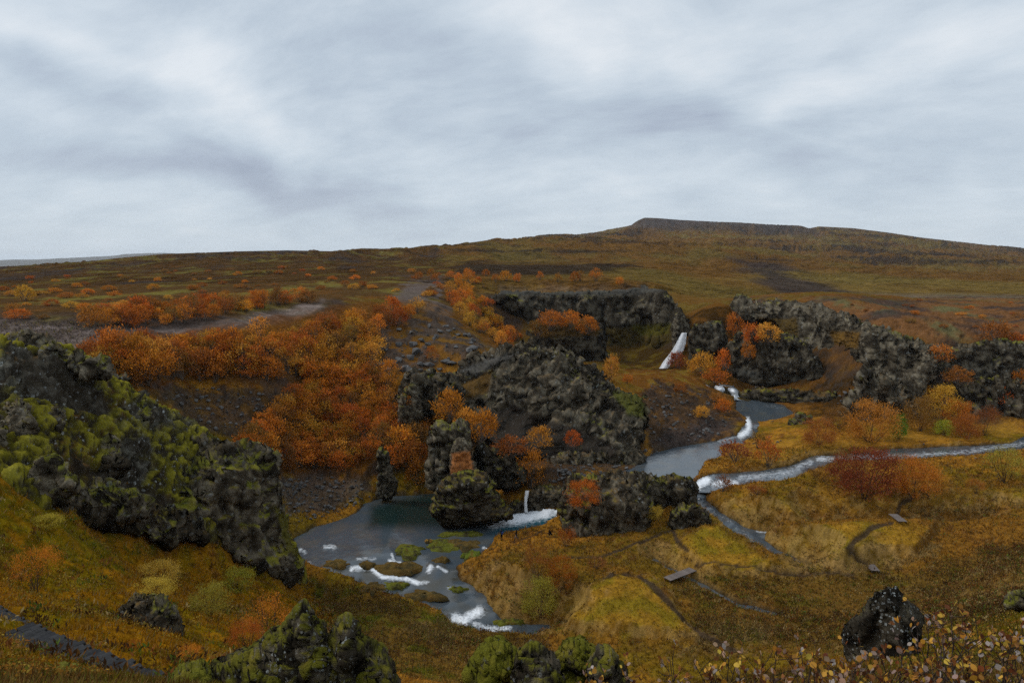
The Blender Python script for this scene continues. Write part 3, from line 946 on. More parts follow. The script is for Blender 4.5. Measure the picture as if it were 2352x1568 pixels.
# dark screes and bare earth in the gorge
dark = np.maximum.reduce([zone([(320, 880), (470, 890), (640, 900), (600, 960), (560, 1010), (640, 1090), (560, 1040), (420, 960)], 95, 140),
                          zone([(1000, 930), (1200, 880), (1480, 960), (1480, 1080), (1200, 1100), (1050, 1080)], 105, 160),
                          zone([(1490, 880), (1620, 900), (1700, 960), (1660, 1010), (1500, 1040), (1470, 960)], 120, 185),
                          zone([(1100, 680), (1170, 680), (1200, 760), (1180, 790), (1130, 740)], 190, 260),
                          zone([(1870, 860), (2130, 790), (2400, 790), (2400, 960), (2200, 970), (1900, 960)], 138, 175)])
col = lerp(col, lerp(np.tile(scree, (len(GX), 1)), np.array([.095, .060, .025]), sstep(.1, .5, nB)), dark * .85)
slopes = np.maximum.reduce([zone([(1560, 800), (1600, 720), (1680, 700), (1800, 730), (1900, 800), (1930, 900), (1700, 900), (1600, 850)], 165, 245), zone([(1860, 900), (1960, 860), (2000, 930), (1900, 965), (1850, 950)], 150, 185)])
col = lerp(col, lerp(np.tile(np.array([.048, .030, .011]), (len(GX), 1)), np.array([.10, .052, .015]), sstep(-.1, .4, nB)), slopes * .92)
wetb = zone([(1500, 1010), (1620, 960), (1700, 970), (1690, 1000), (1560, 1030)], 120, 180)
col = lerp(col, np.array([.055, .048, .044]), wetb * .8)
thick = np.maximum.reduce([zone([(180, 790), (600, 740), (860, 690), (960, 700), (900, 800), (860, 880), (640, 890), (300, 880)], 95, 200), zone([(560, 1000), (700, 880), (920, 850), (920, 1000), (880, 1100), (640, 1100)], 100, 160)])
col = lerp(col, np.array([.12, .055, .018]), thick * .8)
col = lerp(col, np.array([.15, .085, .028]), tongue * .6)
col = lerp(col, rockc * 1.2, tongue * sstep(.1, .4, tongn) * .8)
# stony ground left of the pool
stony = zone([(640, 1090), (740, 1085), (850, 1100), (850, 1130), (760, 1170), (660, 1190), (640, 1150)], 95, 135)
col = lerp(col, np.array([.085, .075, .062]), stony * .85)
# slope below the mossy hill: orange-brown grass with olive
hg = lerp(np.tile(np.array([.27, .145, .022]), (len(GX), 1)), np.array([.175, .130, .017]), sstep(-.15, .3, nB + nA * .5))
hg = lerp(hg, np.array([.085, .042, .014]), sstep(.1, .5, nC * .8 + nB * .4) * .7)
hg = lerp(hg, np.array([.120, .115, .016]), hill_up * sstep(-.3, .3, nC) * .8)
col = lerp(col, hg, hill_grass)
# foreground brow
fg = 1 - sstep(16, 22, GY)
col = lerp(col, lerp(np.tile(np.array([.085, .052, .016]), (len(GX), 1)), np.array([.115, .105, .016]), sstep(-.1, .3, fm(fg > .01, P3 * 1.3, 4, seed=110))), fg)
rmoss = zone([(2080, 1440), (2180, 1400), (2352, 1360), (2600, 1370), (2600, 1600), (2100, 1600), (2040, 1520)], 5, 90)
col = lerp(col, lerp(np.tile(np.array([.085, .075, .012]), (len(GX), 1)), np.array([.175, .155, .018]), sstep(-.2, .4, nB + nC * .5)), rmoss * .9)
# trodden earth paths
PATHS = [([(1395, 1322), (1440, 1318), (1490, 1335), (1530, 1375), (1570, 1425), (1620, 1460), (1680, 1490)], .95, (58, 112)),
         ([(2048, 1198), (2010, 1208), (1965, 1238), (1950, 1262), (1968, 1285), (2000, 1300)], .45, (70, 120)),
         ([(2095, 1140), (2065, 1160), (2060, 1185)], .4, (80, 130)), ([(1600, 1300), (1720, 1300), (1860, 1318), (1960, 1322)], .35, (70, 115)),
         ([(1300, 1280), (1380, 1278), (1450, 1250), (1545, 1215), (1560, 1245), (1580, 1262)], .4, (70, 120)), ([(1180, 1245), (1215, 1232), (1250, 1216)], .3, (80, 120))]
pathm = np.zeros(len(GX))
for pts, hw, (d0, d1) in PATHS:
    i = np.nonzero((GY > d0) & (GY < d1))[0]
    wpts = [h[:2] for h in (hit(u, v, d0 - 5) for u, v in pts) if h]
    dd, _ = line_d(GX[i], GY[i], wpts)
    pathm[i] = np.maximum(pathm[i], 1 - sstep(hw * .55, hw * 1.0, dd + nC[i] * .12))
col = lerp(col, np.array([.050, .040, .030]), pathm * .9)
GZ -= pathm * .12
GRID = GZ.reshape(gs.shape)
# steep ground shows earth and rock
steep = (1 - hill_grass * .85) * sstep(.80, .55, GN[:, 2]) * sstep(14, 22, GY) * (1 - sstep(260, 400, GY))
meadow = zone([(1040, 1500), (1040, 1290), (1290, 1250), (1600, 1200), (1600, 1040), (2420, 980), (2420, 1500)], 60, 150)
col = lerp(col, lerp(np.tile(rockc, (len(GX), 1)), np.array([.07, .045, .02]), sstep(0, .4, nB)), steep * .75 * (1 - meadow))
bankg = meadow * sstep(.95, .80, GN[:, 2]) * (1 - pathm)
col = lerp(col, lerp(np.tile(np.array([.12, .065, .02]), (len(GX), 1)), straw, sstep(-.2, .35, nC + nA)), bankg * .6)
inwater = np.zeros(len(GX))
for k, w in WATERS.items():
    P = w['w']
    i = np.nonzero((np.abs(GX - P[:, 0].mean()) < 60) & (np.abs(GY - P[:, 1].mean()) < 60))[0]
    inwater[i] = np.maximum(inwater[i], sstep(-.25, .25, poly_sd(GX[i], GY[i], P[:, :2])))
col = lerp(col, np.array([.03, .03, .022]), inwater * .85)

# ---- the mossy hill: rows follow the slope, so steep faces are as finely cut as flat ones
MOSS_POLY = [(-200, 740), (60, 762), (220, 812), (330, 905), (450, 970), (560, 1010), (650, 1060), (700, 1330), (560, 1262), (400, 1215), (240, 1150), (100, 1150), (0, 1095), (-200, 1050)]


def mossy_hill():
    ss_ = np.linspace(-.93, -.30, 430)
    Df = np.arange(30, 98, .25)
    a_, b_ = np.meshgrid(ss_, Df, indexing='ij')
    zf = base_height((a_ * b_).ravel(), b_.ravel()).reshape(a_.shape)
    nr = 400
    X, Y = np.zeros((len(ss_), nr)), np.zeros((len(ss_), nr))
    for k in range(len(ss_)):
        L = np.concatenate([[0], np.cumsum(np.hypot(np.diff(zf[k]) * 1.6, np.diff(Df)))])
        Y[k] = np.interp(np.linspace(0, L[-1], nr), L, Df)
    X = ss_[:, None] * Y
    x, y = X.ravel(), Y.ravel()
    z = base_height(x, y)
    u, v = project(x, y, z)
    q = np.stack([x, y, z], 1)
    w = sstep(-10, 16, poly_sd(u, v, MOSS_POLY) + vn(q * .25, 3) * 14) * sstep(30, 36, y) * (1 - sstep(90, 96, y))
    big_ = fbm(q * .13, 3, seed=31)
    z = z + w * big_ * 1.3 - (1 - w) * 1.0
    P = np.stack([x, y, z], 1)
    n = grid_normals(P.reshape(len(ss_), nr, 3)).reshape(-1, 3)
    n *= np.sign(n[:, 2:3])
    # streams of cushions run down the slope; stone shows between them
    sl = np.stack([x * .95, y * .6, z * .75], 1)
    wp = sl + np.stack([vn(sl * .5, 41), vn(sl * .5 + 9, 42), vn(sl * .5 + 19, 43)], 1) * .5
    f1, f2, cid = worley(wp * 1.1, 9)
    c1 = np.sqrt(np.clip(1 - (f1 * 1.15) ** 2, 0, 1)) * (.25 + .9 * cid)
    f1, f2, cid = worley(wp * 2.6, 19)
    c2 = np.sqrt(np.clip(1 - (f1 * 1.2) ** 2, 0, 1)) * (.3 + .7 * cid)
    cover = fbm(np.stack([x * .16, y * .09, z * .09], 1), 5, .6, seed=51) + .42
    earth = sstep(-14, 14, poly_sd(u, v, [(20, 826), (110, 852), (250, 925), (240, 965), (140, 935), (70, 905)]) + big_ * 20) * .6
    earth = np.maximum(earth, sstep(-14, 14, poly_sd(u, v, [(150, 1040), (240, 1090), (330, 1130), (420, 1160), (420, 1215), (300, 1190), (160, 1150)]) + big_ * 24) * .8)
    cover = cover - earth * .6
    mossm = sstep(-.05, .22, cover)
    da, ga = facets(P * .55, 61)
    db, gb = facets(P * 1.5, 62)
    rg = crags(P * .4, 5, 63)
    disp = mossm * (c1 * .62 + c2 * .28 + fbm(P * 3.2, 3, seed=64) * .12) + (1 - mossm) * (da * .8 + db * .22 + rg * .45) * (1 - earth * .7)
    P = P + n * (disp * w)[:, None] + np.array([0, 0, 1]) * (disp * w * .25)[:, None]
    G = P.reshape(len(ss_), nr, 3)
    n = grid_normals(G).reshape(-1, 3)
    n *= np.sign(n[:, 2:3])
    g1 = fbm(P * 1.3, 3, seed=71)
    g2 = fbm(P * .3, 3, seed=72)
    c = lerp(np.tile(np.array([.045, .040, .030]), (len(P), 1)), np.array([.12, .112, .09]), sstep(-.1, .5, g1))
    c = lerp(c, np.array([.035, .028, .020]), sstep(.0, .4, -g1 + g2 * .5))
    c = lerp(c, np.array([.036, .027, .018]), earth * .9)
    cush_ = c1 * .8 + c2 * .35
    mcol = lerp(np.tile(np.array([.055, .047, .008]), (len(P), 1)), np.array([.195, .168, .018]), sstep(.35, .85, cush_ + g1 * .2))
    mcol = lerp(mcol, np.array([.26, .225, .034]), sstep(.85, 1.15, cush_ + g1 * .3) * .7)
    mm = mossm * sstep(.27, .46, cush_ + g1 * .22 + g2 * .2) * sstep(.0, .35, n[:, 2])
    rockm = np.clip((1 - mm) * (1 - earth), 0, 1)
    c = lerp(c, lerp(np.tile(np.array([.026, .021, .013]), (len(P), 1)), np.array([.13, .065, .016]), sstep(.1, .5, g2 + g1 * .3)), mossm * (1 - mm) * .85)
    c = lerp(c, mcol, mm)
    c = lerp(c, np.array([.17, .085, .018]), sstep(.22, .5, fbm(P * .2, 3, seed=74)) * (1 - mossm * .5) * sstep(.5, .8, n[:, 2]) * .8)
    keep = w > .004
    f = grid_faces(len(ss_), nr)
    f = f[keep[f].any(1)]
    used, inv = np.unique(f.ravel(), return_inverse=True)
    me = mk_mesh('mossy_hill', P[used], [inv.reshape(-1, 4)[:, ::-1]], {'col': c[used], 'rock': rockm[used]})
    mk('mossy_hill', me, M['hill'], label='hillside of bright green moss cushions over lava rock', cat='hill', kind='structure')


mossy_hill()
lum = col @ np.array([.3, .59, .11])
col = np.clip(lum[:, None] + (col - lum[:, None]) * 1.10, .004, 1) * np.array([1.0, .87, .86])
mott = fm(LOC & (GY < 200), P3 * 2.4, 2, seed=150) * .8 + nB * .5
col *= (1 + .42 * np.clip(mott, -1, 1) * sstep(14, 20, GY))[:, None]
gf = grid_faces(*gs.shape)
split = int(np.searchsorted(D_ROWS, 262)) * (len(S_COLS) - 1)
me = mk_mesh('ground', np.stack([GX, GY, GZ], 1), [gf], {'col': col, 'rock': np.zeros(len(GX))})
me.materials.append(M['ground'])
me.materials.append(M['far'])
mi = np.zeros(len(gf), np.int32)
mi[split:] = 1
me.polygons.foreach_set('material_index', mi)
mk('ground', me, kind='structure', label='rolling autumn moor, meadow and gorge floor', cat='ground')

# ------------------------------------------------------------------ crags, cliffs and boulders
MOSS_C = np.array([.135, .135, .016])
RUSTY = np.array([.30, .095, .025])


def crag(name, label, cat, poly, D, T, Rm=None, lean=0.0, step=2.2, style='lava', amp=1.0, freq=.35, mossy=.4, veg=.3, tone=1.0, seed=1, patches=(), mat='rock', ragged=5.0, group=None,
         mossc=None, tilt=0.0, sink=0.0, bench=0.0, butt=.2):
    """a solid body of rock: outline surveyed at distance D (or along u), lean, half thickness T"""
    poly = np.asarray(poly, float)
    Rm = Rm or T * 1.1
    us = np.arange(poly[:, 0].min() - 6, poly[:, 0].max() + 6 + step, step)
    vs = np.arange(poly[:, 1].min() - 6, poly[:, 1].max() + 6 + step, step)
    uu, vv = np.meshgrid(us, vs)
    sh = uu.shape
    uf, vf = uu.ravel(), vv.ravel()
    q = np.stack([uf * .045, vf * .045, np.full(len(uf), seed * 3.1)], 1)
    sd = poly_sd(uf, vf, poly) + fbm(q, 3, seed=seed) * ragged + facets(q * 2.6, seed + 90)[0] * ragged * 1.1
    ins = (sd > 0).reshape(sh)
    cell = ins[:-1, :-1] & ins[1:, :-1] & ins[:-1, 1:] & ins[1:, 1:]
    cnt = np.zeros(sh, int)
    for a, b in ((slice(0, -1), slice(0, -1)), (slice(1, None), slice(0, -1)), (slice(0, -1), slice(1, None)), (slice(1, None), slice(1, None))):
        cnt[a, b] += cell
    use = (cnt > 0).ravel()
    edge = ((cnt > 0) & (cnt < 4)).ravel()
    ids = np.full(len(uf), -1)
    ids[use] = np.arange(use.sum())
    uf, vf, sd = uf[use], vf[use], np.maximum(sd[use], 0)
    eg = edge[use]
    if np.isscalar(D):
        D0 = np.full(len(uf), float(D))
    else:
        D0 = np.interp(uf, [p[0] for p in D], [p[1] for p in D])
    dx, dy, dz = pdir(uf, vf)
    vb = poly[:, 1].max()
    _, b_y, b_z = pdir(1176, vb)
    Z0 = CAM_Z + b_z / b_y * D0.mean()
    t = (D0 + lean * (CAM_Z - Z0)) / (dy - lean * dz)
    P = np.stack([dx * t, dy * t, CAM_Z + dz * t], 1)
    hd = P[:, :2] / np.linalg.norm(P[:, :2], axis=1, keepdims=True)
    hd = np.concatenate([hd, np.zeros((len(P), 1))], 1)
    dm = sd * P[:, 1] / FPX
    k = np.clip(dm / Rm, 0, 1)
    prof = np.sqrt(np.maximum(1 - (1 - k) ** 2, 0)) * .55 + .45 * sstep(0, .35, k)
    lump = fbm(P * (.9 / max(T, .3)), 3, seed=seed + 40)
    th = T * prof * (.72 + .75 * lump)
    if bench:
        # ledges: the face steps out towards the foot
        th = th + prof * bench * np.floor((P[:, 2].max() - P[:, 2]) / (bench * 2.2) + fbm(P * .25, 3, seed=seed + 60) * .8)
    th[eg] = 0
    F = P - hd * th[:, None]
    nb = ~eg
    B = (P + hd * (T * .8 * prof)[:, None])[nb]
    bid = np.arange(len(P))
    bid[nb] = len(P) + np.arange(nb.sum())
    a = np.nonzero(cell.ravel() if False else cell)
    idg = ids.reshape(sh)
    i, j = a
    fq = np.stack([idg[i, j], idg[i + 1, j], idg[i + 1, j + 1], idg[i, j + 1]], 1)
    bq = bid[fq][:, ::-1]
    V = np.concatenate([F, B])
    faces = [fq, bq]
    n = mesh_normals(V, faces)
    pp = V.copy()
    if tilt:
        ca, sa = math.cos(tilt), math.sin(tilt)
        pp = np.stack([V[:, 0] * ca + V[:, 2] * sa, V[:, 1], (-V[:, 0] * sa + V[:, 2] * ca) * 2.4], 1)
    if mat == 'rock':
        mossy, veg = mossy + .07, veg + .09
        freq, amp = (freq * 1.9, amp * .62) if style in ('column', 'block') else (freq * 1.55, amp * .72)
    fz = {'lava': (1, 1, .85), 'block': (1, 1, .8), 'column': (1, 1, .22), 'strata': (.45, .45, 2.2)}.get(style, (1, 1, 1))
    if style != 'cushion':
        pf = pp * np.array(fz) * freq
        da, ga = facets(pf * .8, seed + 5)
        db, gb = facets(pf * 2.9 + 9.1, seed + 15)
        if style == 'lava':
            pr = (pf if tilt else pf * np.array([1.15, 1.15, .62]))
            d = aretes(pr * .62, seed + 3) * 1.15 + aretes(pr * 1.5 + 4.2, seed + 13) * .55 + aretes(pf * 3.3 + 1.7, seed + 23) * .17 + crags(pr * 1.6, 4, seed + 9) * .22
        elif style == 'strata':
            d = crags(pf * 1.0, 5, seed + 3) * .7 + da * .4
        else:
            d = aretes(pf * .8, seed + 3, convex=True) * .55 + aretes(pf * .55 + 3.1, seed + 13) * .6 + aretes(pf * 2.2 + 4.2, seed + 23, convex=True) * .22 + crags(pf * 2.2, 4, seed + 9) * .2
    else:            # cushions of moss over stone
        f1, f2, cid = worley(pp * freq * 1.5, seed + 5)
        d = np.sqrt(np.clip(1 - (f1 * 1.15) ** 2, 0, 1)) * (.4 + .9 * cid) * 1.3 - .3 + crags(pp * freq * .6, 3, seed + 25) * .35
        f1, f2, cid = worley(pp * freq * 6.5, seed + 6)
        d += np.clip(1 - f1 * 1.2, 0, 1) * .18
    smooth_ = np.zeros(len(V))
    for pl, pc, rk in patches:
        U2, V2 = project(V[:, 0], V[:, 1], V[:, 2])
        smooth_ = np.maximum(smooth_, sstep(-6, 8, poly_sd(U2, V2, pl)) * (.8 if rk < .55 else .2))
    d = d * (1 - smooth_)
    # big buttresses and clefts first, then the finer breakage
    d0 = aretes(pp * (.42 / T), seed + 71)
    V = V + n * (d * amp + d0 * T * butt * np.concatenate([prof, prof[nb]]))[:, None]
    n = mesh_normals(V, faces)
    V[:, 2] -= sink
    # colour of the stone, moss on what faces up, dry grass in pockets
    g1 = fbm(V * freq * 1.3, 4, seed=seed + 11)
    g2 = fbm(V * freq * .5, 3, seed=seed + 17)
    c = lerp(np.tile(np.array([.060, .048, .032]), (len(V), 1)), np.array([.185, .158, .112]), sstep(-.15, .45, g1))
    c = lerp(c, np.array([.022, .018, .013]), sstep(.05, .5, -g1 + g2 * .4))
    c = c * tone
    rockm = np.ones(len(V))
    up = n[:, 2]
    vg = sstep(.30, .75, up + g1 * .45 - .55 + veg * .6)
    c = lerp(c, np.array([.120, .064, .017]), vg * .85)
    rockm *= 1 - vg
    if style == 'cushion':
        mm = sstep(.25, .65, up * .55 + d * .55 + g1 * .3 + mossy * .8 - .45)
    else:
        mm = sstep(.35, .75, up + g2 * .55 + g1 * .35 - .62 + mossy * .75)
    mc = MOSS_C if mossc is None else np.asarray(mossc)
    mcol = lerp(np.tile(mc, (len(V), 1)), mc * np.array([1.45, 1.25, 1.6]), sstep(-.1, .4, g1))
    c = lerp(c, mcol, mm)
    rockm *= 1 - mm
    if patches:
        U2, V2 = project(V[:, 0], V[:, 1], V[:, 2])
        frontm = np.zeros(len(V))
        frontm[:len(P)] = 1
        for pl, pc, rk in patches:
            s = sstep(-4, 4, poly_sd(U2, V2, pl) + g1 * 9) * frontm
            c = lerp(c, lerp(np.tile(np.asarray(pc), (len(V), 1)), np.asarray(pc) * .6, sstep(-.2, .5, g1)), s * .92)
            rockm *= 1 - s * (1 - rk)
    me = mk_mesh(name, V, faces, {'col': c, 'rock': rockm})
    return mk(name, me, M[mat], label=label, cat=cat, group=group)


EARTH = (.042, .034, .027)
OGRASS = (.125, .068, .018)
# --- left mossy hill
crag('rock_crag', 'steep mossy lava crag ending the mossy hill beside the pool', 'crag',
     [(520, 1030), (560, 1016), (600, 1036), (634, 1060), (642, 1110), (634, 1150), (662, 1182), (672, 1232), (690, 1290), (684, 1336), (640, 1332), (560, 1292), (470, 1235), (400, 1195), (330, 1200), (360, 1140), (440, 1080), (480, 1050)],
     [(330, 65), (400, 68.5), (560, 76), (640, 82), (690, 84)], 4.2, 5.0, lean=.30, style='lava', amp=.75, freq=.42, mossy=.52, veg=.42, seed=2, tone=.95,
     patches=[([(630, 1160), (665, 1190), (690, 1290), (660, 1260), (640, 1200)], (.115, .10, .018), .2)])
for args in (
    ('dark lava knob on the crest of the mossy hill, topmost of it', [(-30, 790), (10, 768), (60, 764), (110, 776), (180, 812), (240, 828), (262, 862), (200, 868), (120, 835), (40, 815)], [(0, 70), (260, 75)], 1.6, .1),
    ('overhanging black lava rock on the hill crest below the topmost knob', [(190, 838), (215, 822), (240, 832), (262, 850), (298, 862), (300, 882), (260, 898), (205, 880)], [(200, 74), (300, 77)], 1.4, .05),
    ('grey lichen-speckled lava rock low on the far edge of the mossy hill', [(14, 930), (40, 912), (70, 925), (78, 970), (74, 1030), (40, 1042), (10, 1034), (4, 980)], 55, 1.5, .15),
    ('stubby grey lava rock in the dark earth of the mossy hill', [(92, 950), (104, 930), (128, 926), (146, 950), (142, 985), (118, 996), (96, 982)], 60, 1.2, .1),
    ('round lichen-grey lava rock in the middle of the mossy hill', [(285, 950), (300, 930), (330, 925), (352, 950), (346, 978), (310, 984), (288, 975)], 71, 1.3, .25),
    ('pale streaked lava rock among cushions halfway down the mossy hill', [(214, 1050), (228, 1015), (246, 1004), (270, 1020), (286, 1065), (276, 1094), (236, 1096), (214, 1084)], 62, 1.5, .2),
    ('dark blocky lava rock near the lower crest of the mossy hill', [(432, 1030), (446, 1004), (470, 1000), (492, 1020), (492, 1066), (466, 1082), (436, 1070)], 77, 1.4, .25),
    ('broad grey outcrop at the foot of the mossy hill above the grass', [(46, 1110), (70, 1066), (110, 1046), (150, 1060), (170, 1100), (166, 1146), (120, 1160), (66, 1150)], 53, 1.8, .3),
    ('weathered lava rock standing at the picture edge of the mossy hill', [(-30, 1000), (-10, 960), (6, 950), (14, 990), (10, 1060), (-30, 1080)], 50, 1.4, .2),
    ('low dark lava ledge beneath the stubby rocks of the mossy hill', [(150, 1120), (190, 1098), (260, 1110), (330, 1140), (350, 1180), (280, 1190), (200, 1172)], [(150, 57), (350, 66)], 1.5, .35),
    ('small jagged lava block on the lower skyline of the mossy hill', [(372, 966), (388, 946), (412, 950), (424, 972), (414, 992), (382, 992)], 81, 1.0, .2),
    ('split lava rock with moss cap near the crag of the mossy hill', [(500, 1050), (520, 1030), (548, 1040), (552, 1090), (530, 1120), (504, 1110)], 78, 1.3, .45)):
    lb, po, D, T, mo_ = args
    po_ = np.array(po, float)
    hp = hit(po_[:, 0].mean(), po_[:, 1].max() - 8, 25)
    crag('lava_rock', lb, 'rock', po, hp[1] - .3, T, lean=.3, amp=.45, freq=.6, mossy=mo_ + .12, veg=.2, seed=len(lb), group='lava rocks on the mossy hill', ragged=6, tone=1.1)

wall_ = [(84, 1160), (110, 1128), (170, 1116), (250, 1135), (340, 1160), (420, 1190), (480, 1240), (400, 1246), (300, 1222), (180, 1196), (100, 1190)]
hp = [(u, hit(u, v, 25)[1] - .6) for u, v in ((90, 1172), (180, 1182), (300, 1208), (400, 1234), (480, 1238))]
crag('rock_wall', 'long dark overgrown rock wall below the mossy hill', 'rock', wall_, hp, 1.6, 1.8, lean=.35, amp=.6, freq=.5, mossy=.22, veg=.3, tone=.6, seed=57, ragged=9)
# --- far amphitheatre
crag('basalt_cliff', 'dark basalt cliff round the amphitheatre left of the tall waterfall', 'cliff',
     [(1118, 690), (1150, 664), (1240, 668), (1330, 668), (1440, 664), (1480, 655), (1520, 664), (1556, 696), (1582, 728), (1590, 765), (1570, 800), (1545, 830), (1400, 850), (1240, 820), (1200, 780), (1200, 740), (1150, 712)],
     [(1110, 252), (1300, 246), (1480, 240), (1590, 216)], 6, 8, step=2.0, style='column', amp=1.3, freq=.22, mossy=.05, veg=-.1, seed=5, tone=.62, lean=.12, ragged=3,
     patches=[([(1120, 680), (1160, 660), (1330, 664), (1480, 652), (1530, 668), (1440, 676), (1300, 678), (1160, 676)], (.085, .08, .068), .3), ([(1390, 752), (1540, 752), (1550, 820), (1400, 838)], (.088, .062, .017), 0),
              ([(1450, 748), (1540, 744), (1535, 768), (1470, 772)], (.10, .088, .016), 0), ([(1420, 815), (1560, 812), (1540, 840), (1400, 845)], (.028, .025, .023), .3)])
crag('basalt_cliff', 'lower black rock face with orange shrubs on top inside the amphitheatre', 'cliff',
     [(1205, 800), (1225, 750), (1280, 730), (1350, 732), (1385, 756), (1398, 800), (1420, 835), (1340, 860), (1230, 850), (1200, 830)], 226, 4, 6, step=2.0, style='column', amp=.9, freq=.28, mossy=.1, veg=.1, seed=6, tone=.55, lean=.2, ragged=4,
     patches=[([(1225, 750), (1280, 728), (1350, 730), (1385, 756), (1370, 770), (1240, 775)], (.085, .05, .016), 0)])
crag('basalt_pillar', 'grey columned buttress directly left of the tall waterfall', 'cliff', [(1542, 800), (1546, 722), (1560, 710), (1576, 726), (1588, 752), (1590, 770), (1572, 776), (1560, 800)], 212, 2.4, 3, style='column', amp=.5, freq=.5, mossy=.05, veg=-.2, seed=7, tone=.95, ragged=3, step=2)
crag('basalt_pillar', 'dark rounded basalt buttress directly right of the tall waterfall', 'cliff', [(1578, 800), (1580, 768), (1592, 746), (1628, 732), (1660, 736), (1672, 780), (1660, 830), (1610, 850), (1582, 830)], 206, 4, 5, style='column', amp=.7, freq=.4, mossy=.05, veg=-.1, seed=8, tone=.6, ragged=3, step=2)
# --- right side
crag('basalt_cliff', 'long grey basalt rim descending below the heath plateau', 'cliff',
     [(1676, 700), (1690, 676), (1706, 668), (1722, 688), (1800, 688), (1900, 702), (1960, 728), (2050, 758), (2130, 788), (2180, 800), (2150, 870), (2090, 930), (2010, 930), (1960, 960), (1900, 930), (1850, 880), (1830, 800), (1780, 745), (1700, 735)],
     [(1680, 226), (1800, 210), (1900, 190), (2000, 169), (2130, 158), (2200, 157)], 4.5, 4.5, step=2.0, style='column', amp=1.1, freq=.30, mossy=-.05, veg=-.12, seed=9, tone=1.05, lean=.06, ragged=5, bench=.5,
     patches=[([(1740, 730), (1830, 730), (1835, 790), (1760, 770)], (.095, .06, .017), 0), ([(1905, 760), (1975, 762), (1970, 800), (1920, 800)], (.16, .085, .018), 0), ([(1890, 880), (1960, 880), (1960, 940), (1880, 940)], (.13, .075, .018), 0)])
crag('basalt_cliff', 'dark overhanging basalt wall with pale column feet behind the upper pool', 'cliff',
     [(1655, 860), (1664, 800), (1690, 760), (1760, 752), (1830, 770), (1886, 830), (1904, 886), (1880, 902), (1800, 896), (1700, 884)], [(1660, 198), (1760, 190), (1890, 176)], 4, 6, step=2.0, style='column', amp=.9, freq=.34, mossy=.1, veg=.05, seed=10, tone=.55, ragged=3,
     patches=[([(1765, 858), (1890, 872), (1884, 890), (1770, 878)], (.115, .108, .085), .6), ([(1690, 845), (1750, 855), (1750, 870), (1690, 862)], (.09, .085, .07), .5)])
crag('rock_bank', 'low dark wet rock bank along the upper pool beneath the basalt wall', 'rock', [(1690, 905), (1740, 888), (1850, 894), (1920, 900), (1950, 940), (1880, 960), (1830, 948), (1760, 925), (1700, 925)], [(1690, 178), (1950, 160)], 2.2, 3, style='strata', amp=.4, freq=.5, mossy=.15, veg=.25, seed=11, tone=.5, ragged=3)
crag('rock_crag', 'pale grey jagged crag behind the round orange tree', 'crag', [(1922, 970), (1940, 915), (1956, 880), (1976, 862), (2000, 868), (2020, 850), (2060, 892), (2100, 898), (2136, 960), (2100, 985), (1950, 985)], [(1920, 152), (2130, 150)], 3.5, 4, style='lava', amp=1.0, freq=.42, mossy=.0, veg=.1, seed=12, tone=1.15, ragged=8)
crag('basalt_cliff', 'blocky basalt cliff with moss cap at the right end of the plateau rim', 'cliff', [(2150, 812), (2200, 788), (2300, 776), (2400, 788), (2500, 800), (2500, 900), (2400, 900), (2300, 892), (2210, 870), (2160, 856)], [(2150, 160), (2500, 158)], 3, 3, style='block', amp=.8, freq=.42, mossy=.12, veg=.0, seed=13, tone=.85, ragged=5)
crag('rock_crag', 'lower mossy rock crag under the cliff at the right end of the gorge', 'crag', [(2180, 960), (2196, 905), (2250, 866), (2320, 872), (2420, 884), (2420, 985), (2280, 985), (2200, 980)], [(2180, 151), (2420, 150)], 3, 4, style='lava', amp=.8, freq=.45, mossy=.15, veg=.2, seed=14, tone=.8, ragged=6)
crag('rock_crag', 'broken rubble-strewn rock slope between the two right-hand crags', 'crag', [(2080, 900), (2110, 830), (2150, 800), (2200, 830), (2220, 900), (2200, 975), (2120, 985), (2090, 950)], 155, 3, 4, style='block', amp=.8, freq=.6, mossy=.05, veg=.15, seed=15, tone=.9, ragged=6, lean=.3)
crag('mossy_boulder', 'green mossy boulder on the bank between the river bends', 'boulder', [(1798, 992), (1812, 962), (1838, 946), (1862, 954), (1874, 980), (1852, 1000), (1810, 1002)], 146, 1.8, 2.2, style='lava', amp=.35, freq=.8, mossy=.5, veg=.1, seed=16)
# --- central crag
crag('rock_crag', 'great furrowed grey lava crag in the middle of the gorge', 'crag',
     [(1010, 905), (1040, 868), (1060, 830), (1100, 816), (1180, 802), (1215, 790), (1262, 800), (1300, 800), (1334, 826), (1348, 850), (1360, 832), (1382, 850), (1402, 892), (1480, 908), (1486, 950), (1476, 1000), (1462, 1060), (1440, 1096), (1330, 1100), (1150, 1050), (1080, 980), (1040, 950)],
     [(1010, 126), (1250, 121), (1480, 124)], 4.5, 6, step=2.0, style='lava', amp=.95, freq=.32, mossy=-.06, veg=.0, seed=21, tone=.95, lean=1.15, ragged=8, tilt=.75, butt=.12,
     patches=[([(1120, 950), (1180, 930), (1250, 965), (1330, 985), (1420, 1030), (1400, 1062), (1180, 1050), (1090, 1010)], EARTH, .5), ([(1050, 850), (1120, 822), (1200, 806), (1170, 826), (1090, 862)], (.085, .078, .068), .5), ([(1400, 895), (1480, 905), (1485, 960), (1440, 950)], (.085, .085, .017), .1), ([(1060, 880), (1130, 850), (1120, 900), (1070, 915)], OGRASS, .2)])
crag('rock_crag', 'rough dark shoulder of rock left of the great furrowed crag', 'crag', [(912, 990), (914, 890), (930, 862), (975, 852), (1040, 868), (1066, 905), (1040, 950), (985, 950), (960, 995), (935, 1000)], [(910, 138), (1060, 134)], 3, 4, style='lava', amp=.9, freq=.4, mossy=.1, veg=.15, seed=22, tone=.75, ragged=8)
